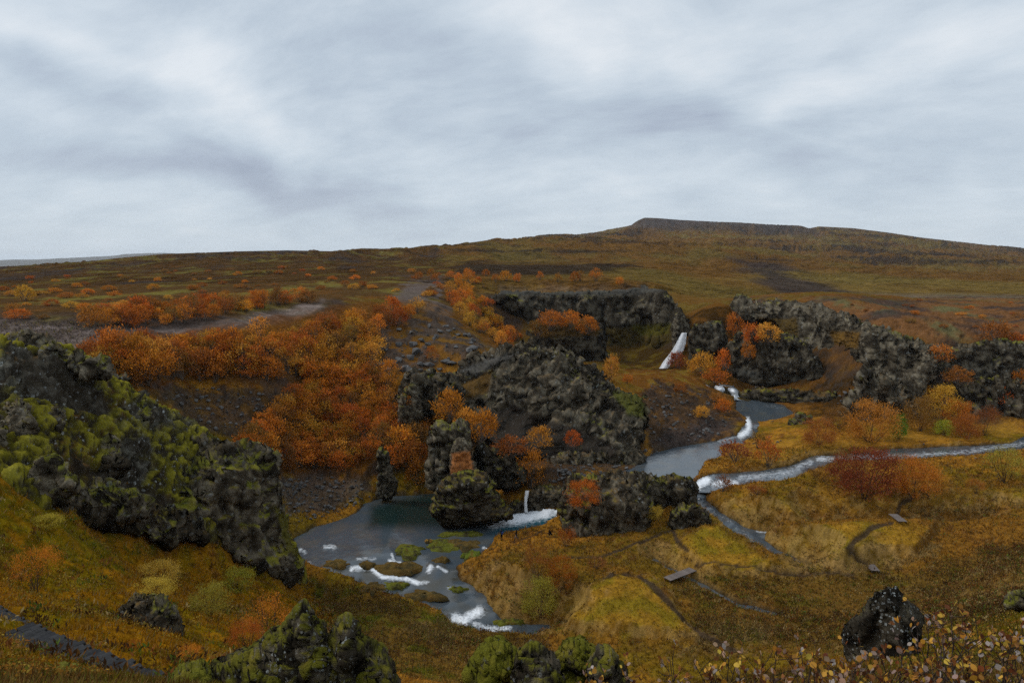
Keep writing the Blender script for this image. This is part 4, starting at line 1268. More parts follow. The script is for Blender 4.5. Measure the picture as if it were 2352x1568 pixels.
crag('rock_pillar', 'upright moss-spotted rock pillar beside the orange thicket', 'rock', [(914, 985), (918, 915), (930, 884), (948, 876), (966, 900), (968, 950), (952, 990)], 133, 1.8, 2, style='lava', amp=.45, freq=.7, mossy=.2, veg=.0, butt=.18, seed=23, tone=1.25, ragged=5)
crag('rock_crag', 'dark rocky bluff above the talus by the upper river', 'crag', [(1250, 1110), (1262, 1060), (1290, 1040), (1380, 1035), (1440, 1040), (1476, 1030), (1490, 1060), (1470, 1095), (1380, 1115)], [(1250, 118), (1490, 124)], 2.4, 3, style='block', amp=.7, freq=.7, mossy=.0, veg=.1, seed=24, tone=.85, ragged=7, lean=.4)
# --- at the pool
crag('rock_pillar', 'broad grey rock slab standing behind the rust-faced pillar', 'rock', [(982, 1120), (976, 1080), (986, 1020), (990, 978), (1000, 966), (1074, 970), (1078, 1000), (1086, 1050), (1080, 1112), (1020, 1125)], 114, 2.4, 2.4, style='lava', amp=.42, freq=.6, mossy=.25, veg=-.1, butt=.18, seed=25, tone=1.05, ragged=4)
crag('rock_pillar', 'pillar with a bare rust-orange face on the layered boulder', 'rock', [(1030, 1100), (1030, 1060), (1036, 1020), (1046, 1006), (1066, 1004), (1080, 1020), (1084, 1050), (1098, 1076), (1092, 1100)], 110, 1.8, 1.8, style='block', amp=.14, freq=1.0, mossy=.05, veg=-.2, butt=.08, seed=26, tone=1.2, ragged=3, step=1.6,
     patches=[([(1040, 1040), (1080, 1036), (1090, 1092), (1034, 1090)], (.52, .19, .055), .05)])
crag('layered_boulder', 'massive layered mossy boulder at the head of the pool', 'boulder',
     [(984, 1170), (998, 1130), (1012, 1108), (1036, 1090), (1070, 1084), (1112, 1086), (1138, 1110), (1152, 1145), (1182, 1172), (1178, 1192), (1130, 1200), (1060, 1210), (1010, 1200)], 106, 4.2, 4.2, style='strata', amp=.5, freq=.55, mossy=.22, veg=.22, butt=.18, seed=27, tone=.62, ragged=4, step=1.8)
crag('rock_pinnacle', 'slender dark rock pinnacle at the left of the pool head', 'rock', [(862, 1140), (866, 1090), (862, 1044), (876, 1026), (890, 1034), (896, 1066), (914, 1100), (914, 1135), (890, 1150)], 117, 1.6, 1.6, style='block', amp=.35, freq=.9, mossy=.05, veg=-.1, butt=.18, seed=28, tone=.85, ragged=4, step=1.8)
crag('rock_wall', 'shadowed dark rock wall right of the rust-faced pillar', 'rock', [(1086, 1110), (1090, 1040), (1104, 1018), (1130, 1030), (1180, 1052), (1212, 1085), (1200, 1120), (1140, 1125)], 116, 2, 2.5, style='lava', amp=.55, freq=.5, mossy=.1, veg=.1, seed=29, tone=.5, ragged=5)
crag('rock_ledge', 'brown wet rock ledge the small fall drops from', 'rock', [(1206, 1176), (1210, 1140), (1222, 1122), (1256, 1116), (1312, 1114), (1316, 1172), (1270, 1176)], 113.4, 2.2, 1.6, style='strata', amp=.4, freq=.8, mossy=.0, veg=.05, seed=30, tone=.7, ragged=3, step=1.8)
crag('rock_ledge', 'small wet black rock beside the thin left fall', 'rock', [(1160, 1188), (1164, 1160), (1180, 1146), (1206, 1152), (1212, 1176), (1196, 1186)], 112, 1.1, 1.2, style='block', amp=.25, freq=1.1, mossy=.05, veg=.05, seed=31, tone=.6, ragged=3, step=1.8)
crag('rock_outcrop', 'big mossy rock outcrop with an orange shrub on its shoulder', 'outcrop',
     [(1284, 1190), (1290, 1116), (1310, 1096), (1372, 1092), (1404, 1080), (1440, 1084), (1476, 1104), (1500, 1150), (1496, 1200), (1480, 1232), (1440, 1246), (1400, 1250), (1340, 1246), (1304, 1222)], [(1284, 104), (1500, 101)], 4.0, 4.2, style='lava', amp=.6, freq=.48, mossy=.24, veg=.2, seed=32, tone=.9, ragged=5, step=1.8)
crag('rock_outcrop', 'flat-topped dark rock ridge running to the river rapid', 'outcrop', [(1440, 1150), (1450, 1096), (1480, 1092), (1560, 1100), (1592, 1106), (1598, 1150), (1580, 1172), (1500, 1180)], [(1440, 107), (1598, 107)], 2.4, 2.2, style='lava', amp=.45, freq=.6, mossy=.12, veg=.12, seed=33, tone=.6, ragged=4, step=1.8)
crag('rock_outcrop', 'squat dark boulder pair at the end of the dirt path', 'outcrop', [(1534, 1210), (1544, 1178), (1566, 1160), (1604, 1162), (1634, 1190), (1628, 1218), (1590, 1228), (1550, 1218)], 99.5, 1.8, 2.0, style='lava', amp=.4, freq=.75, mossy=.15, veg=.1, seed=34, tone=.7, ragged=4, step=1.8)
# --- foreground
crag('lava_spire', 'mossy lichen-covered lava spire at the near edge', 'rock',
     [(436, 1680), (452, 1566), (516, 1530), (583, 1508), (618, 1466), (660, 1450), (674, 1424), (683, 1402), (697, 1391), (713, 1402), (724, 1428), (742, 1436), (752, 1470), (764, 1480), (776, 1452), (784, 1430), (797, 1423), (812, 1436), (819, 1462), (842, 1482), (890, 1512), (908, 1572), (915, 1680)],
     17.0, 1.0, .55, style='cushion', amp=.12, freq=1.9, mossy=.20, veg=-.1, seed=41, tone=.9, mat='near_rock', ragged=5, step=1.6, mossc=(.125, .118, .014), lean=.12, butt=.10)
crag('moss_hummock', 'green moss hummock at the left foot of the lava spire', 'rock', [(370, 1680), (382, 1568), (408, 1542), (440, 1526), (470, 1522), (486, 1548), (492, 1680)], 16.4, .7, .5, style='cushion', amp=.10, freq=1.9, mossy=.8, veg=-.2, seed=151, mat='near_rock', ragged=5, step=1.8, mossc=(.135, .128, .015), lean=.3, butt=.06, group='moss hummocks at the near edge')
for k_, (lb, po, D_) in enumerate((('tall green moss hummock left at the bottom centre', [(1050, 1680), (1072, 1560), (1092, 1506), (1118, 1482), (1150, 1480), (1186, 1500), (1200, 1540), (1206, 1680)], 13.2), ('lichen-speckled rock with moss between the bottom hummocks', [(1176, 1690), (1188, 1520), (1216, 1490), (1252, 1496), (1286, 1520), (1296, 1690)], 12.6),
                                ('round green moss hummock in the middle of the bottom edge', [(1262, 1690), (1272, 1512), (1300, 1480), (1336, 1476), (1366, 1500), (1380, 1550), (1384, 1690)], 13.8), ('dark lichen rock at the right of the bottom hummocks', [(1352, 1690), (1362, 1520), (1386, 1490), (1414, 1504), (1432, 1560), (1440, 1690)], 13.0))):
    crag('moss_hummock', lb, 'rock', po, D_, .62, .5, style='cushion', amp=.11, freq=1.9, mossy=(.85, .1, .9, .05)[k_], veg=-.2, seed=142 + k_, tone=.9, mat='near_rock', ragged=6, step=1.8, mossc=(.135, .128, .014), lean=.3, butt=.06, group='moss hummocks at the near edge')
crag('moss_hummocks', 'pale green moss hummock beside the stone steps', 'rock', [(30, 1650), (60, 1572), (120, 1552), (170, 1538), (200, 1552), (222, 1600), (230, 1660)], 15, .8, .6, style='cushion', amp=.11, freq=1.6, mossy=.95, veg=-.2, seed=43, mat='near_rock', ragged=6, step=1.9, mossc=(.15, .15, .02), lean=.3, butt=.10)
crag('lichen_rock', 'black rock crusted with white lichen behind the willow twigs', 'rock', [(1946, 1520), (1956, 1440), (1978, 1408), (1996, 1366), (2028, 1350), (2062, 1358), (2096, 1390), (2116, 1430), (2104, 1500), (2040, 1540)], 22, 1.1, 1.0, style='lava', amp=.11, freq=1.6, mossy=-.1, veg=-.5, seed=44, tone=.55, mat='near_rock', ragged=5, step=1.7, lean=.15, butt=.10)
crag('lava_rock', 'mossy hollow lava rock in the brown grass of the near slope', 'rock', [(262, 1440), (282, 1392), (310, 1366), (346, 1368), (384, 1374), (410, 1408), (424, 1444), (390, 1462), (340, 1466), (290, 1460)], 36.5, 1.6, 1.5, style='lava', amp=.24, freq=1.0, mossy=.15, veg=.1, seed=45, tone=.7, ragged=6, step=1.8)
crag('lava_rock', 'low grey-topped rock in the moss at the right border', 'rock', [(2300, 1384), (2316, 1364), (2345, 1356), (2400, 1358), (2400, 1400), (2310, 1400)], 33, .7, .9, style='lava', amp=.10, freq=1.4, mossy=.55, veg=.0, seed=46, ragged=4)

# ------------------------------------------------------------------ water
def lattice(poly, step, grow):
    poly = np.asarray(poly, float)
    us = np.arange(poly[:, 0].min() - grow - step, poly[:, 0].max() + grow + 2 * step, step)
    vs = np.arange(poly[:, 1].min() - grow - step, poly[:, 1].max() + grow + 2 * step, step)
    uu, vv = np.meshgrid(us, vs)
    sd = poly_sd(uu.ravel(), vv.ravel(), poly).reshape(uu.shape)
    ins = sd > -grow
    cell = ins[:-1, :-1] & ins[1:, :-1] & ins[:-1, 1:] & ins[1:, 1:]
    i, j = np.nonzero(cell)
    idg = np.arange(uu.size).reshape(uu.shape)
    q = np.stack([idg[i, j], idg[i + 1, j], idg[i + 1, j + 1], idg[i, j + 1]], 1)
    used, inv = np.unique(q.ravel(), return_inverse=True)
    return uu.ravel()[used], vv.ravel()[used], sd.ravel()[used], inv.reshape(-1, 4)


FOAM = {
    'pool': [([(1130, 1200), (1180, 1193), (1220, 1184), (1262, 1176), (1296, 1164)], 13, 1.5), ([(1150, 1206), (1210, 1200), (1250, 1190)], 9, .45), ([(690, 1262), (700, 1268)], 6, .5), ([(745, 1255), (768, 1256)], 6, .6), ([(700, 1292), (712, 1292)], 4, .6),
             ([(822, 1284), (860, 1282)], 5, .45),
             ([(808, 1306), (846, 1302), (862, 1312), (880, 1326), (930, 1328), (960, 1340)], 6.5, 1.0), ([(856, 1310), (890, 1302), (905, 1296), (896, 1288)], 5.5, .9), ([(900, 1272), (906, 1290), (920, 1292)], 4, .7), ([(984, 1312), (990, 1300)], 7, .8),
                ([(1006, 1302), (1026, 1312)], 4, .7), ([(1045, 1420), (1066, 1426), (1078, 1416), (1100, 1404)], 13, 1.0), ([(1090, 1432), (1130, 1446), (1170, 1440)], 8, .7), ([(1125, 1268), (1130, 1282)], 5, .7), ([(960, 1340), (985, 1336)], 5, .7), ([(1030, 1350), (1045, 1352)], 4, .6), ([(1110, 1258), (1120, 1262)], 4, .7)],
    'upper': [([(1716, 964), (1720, 980), (1716, 992), (1700, 1000)], 8, .9), ([(1690, 1003), (1650, 1014)], 5, .35), ([(1400, 1098), (1350, 1104)], 4, .5), ([(1760, 930), (1800, 938)], 5, .2)],
    'falls_run': [([(1622, 885), (1652, 888)], 4, .8), ([(1650, 888), (1680, 898), (1700, 912)], 9, 1.0)],
    'right_river': [([(1592, 1126), (1606, 1112), (1622, 1104)], 12, 1.1), ([(1640, 1112), (1670, 1108), (1690, 1112)], 10, .7), ([(1700, 1098), (1800, 1088), (1860, 1062)], 12, .38), ([(1880, 1054), (1930, 1052)], 8, .55), ([(1960, 1050), (2100, 1046), (2200, 1040), (2350, 1018)], 9, .36), ([(1990, 1034), (2020, 1033)], 4, .7)],
    'side_channel': [([(1740, 1218), (1760, 1222)], 4, .7), ([(1600, 1150), (1680, 1200), (1740, 1246)], 7, .22)], 'brook': [], 'meadow_brook': [([(2220, 1200), (2270, 1194)], 3, .5)],
}
WNAMES = {'pool': ('pool', 'dark clear pool spilling over mossy ledges into a stream'), 'upper': ('river', 'grey river bend above the pool'),
          'falls_run': ('rapid', 'short white rapid spilling into the upper pool'), 'right_river': ('river', 'rippled river flowing in from the right bank meadow'), 'side_channel': ('stream', 'narrow side channel between the grass mounds'),
          'brook': ('stream', 'small brook under the long plank bridge'), 'meadow_brook': ('stream', 'thin meadow brook behind the grass mound')}
for k, w in WATERS.items():
    uu, vv, sd, q = lattice([p[:2] for p in w['pts']], 2.2 if k != 'pool' else 2.6, 5 if k != 'right_river' else 1.5)
    lev = idw(uu, vv, w['pts'] + w.get('inner', []))
    a, y, z = pdir(uu, vv)
    t = (lev - CAM_Z) / z
    V = np.stack([a * t, y * t, lev], 1)
    foam = np.zeros(len(V))
    for pts, hw, st in FOAM[k]:
        d, _ = line_d(uu, vv, pts)
        foam = np.maximum(foam, st * np.exp(-(d / hw) ** 2))
    V[:, 2] += foam * (.10 + fbm(V * 2.2, 3, seed=66) * .18) + fbm(V * .9, 2, seed=67) * .015
    # painted blue-grey sky reflection over brown-grey shallows, green-blue depth below the falls
    c = lerp(np.tile(np.array([.058, .074, .088]), (len(V), 1)), np.array([.080, .084, .082]), sstep(-.1, .5, fbm(V * .5, 3, seed=68)))
    if k == 'pool':
        d, _ = line_d(uu, vv, [(1150, 1204), (1200, 1202), (1262, 1190)])
        c = lerp(c, np.array([.010, .085, .115]), np.exp(-(d / 24) ** 2))
        dk = sstep(0, 30, poly_sd(uu, vv, [(830, 1225), (840, 1150), (1000, 1110), (1120, 1160), (1130, 1212), (960, 1226)]))
        c = lerp(c, np.array([.006, .020, .016]), dk * .9)
    if k == 'pool':
        c = lerp(c, np.array([.058, .050, .030]), .6 * sstep(1270, 1310, vv) * sstep(-.2, .4, fbm(V * .35, 3, seed=69)))
    me = mk_mesh(WNAMES[k][0], V, [q], {'foam': foam, 'col': c})
    mk(WNAMES[k][0], me, M['water'], label=WNAMES[k][1], kind='structure')


def m_fall():
    m, t, out = new_mat('white_water')
    tc = t.node('ShaderNodeTexCoord').outputs['UV']
    uv = t.vmath('MULTIPLY', t.node('ShaderNodeAttribute', attribute_name='st').outputs['Vector'], (9.0, 1.3, 1.0))
    n = t.noise(uv, 2.2, 6.0, 0.65, 0.3).outputs['Fac']
    dn = t.node('ShaderNodeAttribute', attribute_name='dens').outputs['Fac']
    a = t.node('ShaderNodeMapRange', {0: t.math('ADD', n, dn), 1: 0.62, 2: 0.92, 3: 0.0, 4: 1.0}, clamp=True).outputs[0]
    c = t.ramp(n, [(0.25, (0.62, 0.69, 0.75)), (0.5, (0.95, 0.96, 0.97))])
    b = t.node('ShaderNodeBsdfDiffuse', {'Color': c})
    tl = t.node('ShaderNodeBsdfTranslucent', {'Color': c})
    mx = t.node('ShaderNodeMixShader', {0: 0.35, 1: b.outputs[0], 2: tl.outputs[0]})
    tr = t.node('ShaderNodeBsdfTransparent')
    f = t.node('ShaderNodeMixShader', {0: a, 1: tr.outputs[0], 2: mx.outputs[0]})
    t.l.new(f.outputs[0], out.inputs[0])
    return m


M['fall'] = m_fall()


def waterfall(label, secs, D, bulge, seed, thin=0.0):
    """secs: (u_left, u_right, v, distance) from lip to foot; two curtains give it body"""
    root = mk('waterfall', None, loc=(0, 0, 0), label=label, cat='waterfall')
    secs = np.array(secs, float)
    n = 60
    tt = np.linspace(0, len(secs) - 1, n)
    S = np.stack([np.interp(tt, np.arange(len(secs)), secs[:, k]) for k in range(4)], 1)
    ctr = at_d(S[:, 0].mean(), S[-1, 2], S[-1, 3])
    root.location = ctr
    for layer in range(3):
        m = 22
        ss = np.linspace(0, 1, m)
        st, si = np.meshgrid(ss, np.arange(n))
        u = S[si, 0] + (S[si, 1] - S[si, 0]) * st
        off = bulge * np.sin(np.pi * st) * (1 - .45 * layer) + .18 * layer
        x, y, z = at_d(u.ravel(), S[si, 2].ravel(), (S[si, 3] - off).ravel())
        V = np.stack([x, y, z], 1)
        V += fbm(V * np.array([1.6, 1.6, .5]), 4, seed=seed + layer)[:, None] * np.array([.12, -.22, .05])
        V -= np.array(ctr)
        stv = np.stack([st.ravel() * (secs[:, 1] - secs[:, 0]).mean() * .06 + layer * 3.3, si.ravel() / n * 4, 0 * x], 1)
        dens = (.62 - thin - layer * .08 - (np.abs(st * 2 - 1) ** 3) * .38).ravel()
        me = mk_mesh('water_curtain', V, [grid_faces(n, m)], {'st': stv, 'dens': dens})
        mk('water_curtain', me, M['fall'], parent=root)
    return root


waterfall('tall white waterfall dropping into the upper gorge', [(1566, 1578, 764, 206), (1560, 1577, 775, 205.6), (1552, 1575, 790, 205), (1543, 1570, 805, 204.5), (1532, 1558, 820, 204), (1522, 1544, 832, 203), (1514, 1534, 846, 201.5)], 206, .8, 1)
waterfall('thin white chute at the left of the brown wet ledge', [(1207, 1216, 1126, 112.2), (1204, 1212, 1142, 111.8), (1204.5, 1211, 1156, 111.3), (1204, 1212, 1176, 110.8)], 109, .25, 2, .1)
waterfall('sloping white chute where the upper stream meets the upper pool', [(1640, 1668, 888, 184), (1648, 1682, 894, 182), (1660, 1694, 902, 179.5), (1672, 1708, 912, 177)], 180, .3, 5)

# ------------------------------------------------------------------ trees and shrubs
def tube(pts, r0, r1, sides=4):
    pts = np.asarray(pts, float)
    n = len(pts)
    V, F = [], []
    for k in range(n):
        t = pts[min(k + 1, n - 1)] - pts[max(k - 1, 0)]
        t /= np.linalg.norm(t) + 1e-9
        a = np.cross(t, [0.31, 0.95, 0.1])
        a /= np.linalg.norm(a) + 1e-9
        b = np.cross(t, a)
        r = r0 + (r1 - r0) * k / (n - 1)
        for i in range(sides):
            th = 2 * math.pi * i / sides
            V.append(pts[k] + (a * math.cos(th) + b * math.sin(th)) * r)
    for k in range(n - 1):
        for i in range(sides):
            j = (i + 1) % sides
            F.append((k * sides + i, k * sides + j, (k + 1) * sides + j, (k + 1) * sides + i))
    return np.array(V), np.array(F)


def join(parts):
    V, F, o = [], [], 0
    for v, f in parts:
        V.append(v)
        F.append(f + o)
        o += len(v)
    return np.concatenate(V), np.concatenate(F)


def leaf_quads(pos, axis, length, width, rs):
    """diamond leaves; pos (n,3), axis unit (n,3)"""
    n = len(pos)
    sd = np.cross(axis, rs.normal(size=(n, 3)))
    sd /= np.linalg.norm(sd, axis=1, keepdims=True) + 1e-9
    L = length[:, None]
    W = width[:, None]
    V = np.stack([pos, pos + axis * L * .5 + sd * W, pos + axis * L, pos + axis * L * .5 - sd * W], 1).reshape(-1, 3)
    return V, np.arange(n * 4).reshape(n, 4)


def plant_meshes(seed, n, leaf, form='dome', clumps=26, spread=.085, stem=.011):
    rs = np.random.RandomState(seed)
    C = []
    while len(C) < clumps:
        d = rs.normal(size=3)
        d /= np.linalg.norm(d)
        if d[2] < -.8:
            continue
        r = rs.uniform(.35, 1.0) ** .5
        if form == 'dome':
            p = np.array([d[0] * .43 * r, d[1] * .43 * r, max(.06, .47 + d[2] * .46 * r)])
        elif form == 'fan':          # many upright twigs from the ground
            p = np.array([d[0] * .46 * r, d[1] * .46 * r, .30 + abs(d[2]) * .62 * r + .08])
        else:                        # tree: crown off the ground, narrow top
            h = rs.uniform(.25, .98)
            w = .44 * math.sin(math.pi * min(.95, h * .9 + .08)) ** .8
            p = np.array([d[0] * w, d[1] * w, h])
        C.append(p)
    C = np.array(C)
    per = rs.multinomial(n, rs.dirichlet(np.full(clumps, 6.0)))
    pos = np.concatenate([c + rs.normal(size=(k, 3)) * spread * np.array([1, 1, .9]) * rs.uniform(.7, 1.35) for c, k in zip(C, per)])
    pos[:, 2] = np.maximum(pos[:, 2], .02 + rs.uniform(0, .1, len(pos)))
    out = pos - np.array([0, 0, .35])
    out /= np.linalg.norm(out, axis=1, keepdims=True) + 1e-9
    ax = out * .8 + np.array([0, 0, .65]) + rs.normal(size=pos.shape) * .45
    ax /= np.linalg.norm(ax, axis=1, keepdims=True)
    L = leaf * rs.uniform(.6, 1.5, len(pos))
    V, F = leaf_quads(pos, ax, L, L * rs.uniform(.13, .30, len(pos)), rs)
    crown = mk_mesh('crown', V, [F], smooth=False)
    parts = []
    for k in range(min(clumps, 16)):
        c = C[k]
        b = np.array([rs.normal() * .03, rs.normal() * .03, -.06])
        m1 = b + (c - b) * .4 + np.append(rs.normal(size=2) * .04, .05)
        parts.append(tube([b, m1, c, c + (c - m1) * .25], stem, stem * .25, 3))
    if form == 'tree':
        parts.append(tube([(0, 0, -.06), (.01, 0, .3), (-.01, .01, .6), (0, 0, .9)], .022, .004, 5))
    V, F = join(parts)
    trunk = mk_mesh('trunk', V, [F])
    crown.materials.append(M['leaf'])
    trunk.materials.append(M['birch_bark'] if n < 2000 else M['bark'])
    return crown, trunk


SHRUBS = [plant_meshes(100 + k, 1500, .066, 'dome', 26 + 4 * k, .075) for k in range(6)]
FANS = [plant_meshes(120 + k, 800, .070, 'fan', 30, .075) for k in range(3)]
TREES = [plant_meshes(140 + k, 1100, .055, 'tree', 34, .075) for k in range(3)]
FINE = [plant_meshes(160 + k, 9000, .026, 'dome', 75, .06, .006) for k in range(2)]
FINE_T = [plant_meshes(170 + k, 7000, .026, 'tree', 70, .055, .006) for k in range(2)]
SPARSE = [plant_meshes(180 + k, 5200, .020, 'fan', 70, .06, .006) for k in range(2)]
KINDS = {'dome': SHRUBS, 'fan': FANS, 'tree': TREES, 'fine': FINE, 'finetree': FINE_T, 'sparse': SPARSE}

HUE = {'orange': (.68, .228, .032), 'amber': (.64, .290, .045), 'rust': (.50, .152, .027), 'russet': (.38, .130, .030), 'ochre': (.62, .41, .066), 'brown': (.29, .140, .038), 'red': (.56, .105, .024), 'green': (.12, .25, .03), 'lime': (.40, .43, .05), 'olive': (.36, .30, .045), 'wine': (.32, .098, .034)}


def plant(name, pos, w, h, hue, form, label, cat='shrub', group=None, seed=None):
    """an Empty at the foot, with its own trunk and crown objects"""
    r = random.Random(seed if seed is not None else R.random())
    crown, trunk = r.choice(KINDS[form])
    e = mk(name, None, label=label, cat=cat, group=group)
    e.location = (pos[0], pos[1], pos[2] - .04 * h)
    e.scale = (w, w, h)
    e.rotation_euler = (r.uniform(-.08, .08), r.uniform(-.08, .08), r.uniform(0, 6.28))
    c = mk('crown', crown, parent=e)
    t = mk('trunk', trunk, parent=e)
    k = r.uniform(.82, 1.2)
    c.color = tuple(min(1, x * k * r.uniform(.93, 1.07)) for x in HUE[hue]) + (1,)
    return e


def in_poly(u, v, poly):
    return poly_sd(np.array([u]), np.array([v]), poly)[0] > 0


# label per place and colour: what tells the clumps of a thicket apart is little more than that
def thicket(poly, step, d0, d1, hues, size, form, name, where, group, seed, jit=.8, hk=1.0):
    r = random.Random(seed)
    poly = np.array(poly, float)
    n = 0
    v = poly[:, 1].min()
    row = 0
    while v < poly[:, 1].max():
        u = poly[:, 0].min() + (row % 2) * step * .5
        while u < poly[:, 0].max():
            uu, vv = u + r.uniform(-jit, jit) * step * .5, v + r.uniform(-jit, jit) * step * .35
            if in_poly(uu, vv, poly):
                p = hit(uu, vv, d0, d1)
                if p is not None and p[1] < d1:
                    hue = r.choice(hues)
                    w = r.uniform(*size)
                    form = r.choice(['dome', 'dome', 'tree', 'fan'])
                    a_ = (uu - poly[:, 0].min()) / np.ptp(poly[:, 0])
                    b_ = (vv - poly[:, 1].min()) / np.ptp(poly[:, 1])
                    size_ = 'small' if w < size[0] + .33 * (size[1] - size[0]) else ('tall' if w > size[0] + .67 * (size[1] - size[0]) else 'middling')
                    spot = ('upper', 'middle', 'lower')[min(2, int(b_ * 3))] + ' ' + ('left', 'centre', 'right')[min(2, int(a_ * 3))] + ' part of the'
                    plant(name, p, w * r.uniform(.9, 1.15), w * r.uniform(.75, 1.1) * hk, hue, form, f'{size_} {hue} shrub, {spot} {where}', group=group, seed=r.random())
                    n += 1
            u += step
        v += step * .62
        row += 1
    return n


TH = 'shrubs of the autumn birch thickets'
thicket([(205, 838), (240, 822), (400, 803), (560, 792), (620, 790), (700, 776), (760, 752), (850, 728), (960, 716), (930, 760), (870, 785), (870, 870), (760, 895), (640, 888), (520, 880), (400, 886), (300, 884), (240, 862)], 31, 98, 210,
        ['orange', 'orange', 'amber', 'rust', 'amber', 'russet', 'brown', 'rust'], (3.6, 6.2), 'dome', 'birch_shrub', 'thicket below the gravel track', TH, 1)
thicket([(560, 1050), (600, 980), (690, 890), (800, 870), (915, 862), (915, 985), (960, 1000), (990, 970), (985, 1060), (930, 1090), (880, 1040), (800, 1085), (700, 1090), (640, 1090)], 31, 98, 150,
        ['orange', 'orange', 'rust', 'amber', 'russet', 'orange', 'brown'], (3.2, 5.6), 'dome', 'birch_shrub', 'thicket above the stony shore', TH, 2)
thicket([(1020, 680), (1080, 668), (1120, 700), (1160, 750), (1200, 790), (1150, 800), (1100, 770), (1050, 720)], 22, 150, 260, ['amber', 'orange', 'rust'], (3.2, 5.0), 'dome', 'birch_shrub', 'gully left of the amphitheatre', TH, 3)
thicket([(190, 745), (330, 716), (480, 702), (620, 684), (720, 690), (700, 698), (600, 712), (480, 738), (330, 752), (220, 756)], 21, 120, 260, ['rust', 'russet', 'orange', 'brown', 'rust'], (2.8, 4.6), 'dome', 'birch_shrub', 'shrub belt above the gravel track', TH, 4)
thicket([(960, 640), (1080, 632), (1200, 640), (1440, 648), (1440, 655), (1200, 652), (1080, 655), (1010, 668)], 26, 200, 330, ['rust', 'orange', 'russet'], (3.0, 5.0), 'dome', 'heath_shrub', 'far plateau lip', 'shrubs scattered over the heath', 5)
rr = random.Random(5)
for poly, n, d0, d1, sz, where in (([(-20, 640), (300, 625), (700, 615), (1000, 612), (1050, 650), (960, 690), (740, 672), (400, 690), (150, 730), (-20, 735)], 95, 120, 700, (1.8, 4.2), 'shrub on the left plateau'),
                                   ([(1130, 660), (1100, 640), (1000, 650), (960, 690), (1000, 700), (1060, 670)], 12, 180, 300, (2, 4), 'heath shrub beside the gravel knob'),
                                   ([(1900, 690), (2352, 690), (2352, 760), (2150, 760), (2000, 725)], 16, 160, 300, (1.2, 2.6), 'low heath shrub on the right plateau')):
    k = 0
    P_ = np.array(poly, float)
    while k < n:
        u, v = rr.uniform(P_[:, 0].min(), P_[:, 0].max()), rr.uniform(P_[:, 1].min(), P_[:, 1].max())
        if not in_poly(u, v, poly):
            continue
        k += 1
        p = hit(u, v, d0, d1)
        if p is None:
            continue
        hue = rr.choice(['rust', 'russet', 'orange', 'brown', 'amber', 'russet'])
        w = rr.uniform(*sz)
        plant('heath_shrub', p, w * 1.15, w * rr.uniform(.40, .62), hue, 'dome', f"{'low' if w < 2.4 else ('broad' if w < 3.3 else 'tall')} {hue} {where}, {('far left', 'left', 'centre left', 'centre', 'right')[min(4, int(u / 230)) if u < 1150 else 4]} {'near the track' if p[1] < 190 else ('midway up' if p[1] < 290 else 'towards the skyline')}" if 'left plateau' in where else f"{hue} {where}, {'nearer' if p[1] < 215 else 'farther'} {('left', 'middle', 'right')[int(k) % 3] if False else ('left', 'middle', 'right')[min(2, max(0, int((u - P_[:, 0].min()) / (np.ptp(P_[:, 0]) / 3))))]} part", group='shrubs scattered over the heath', seed=rr.random())

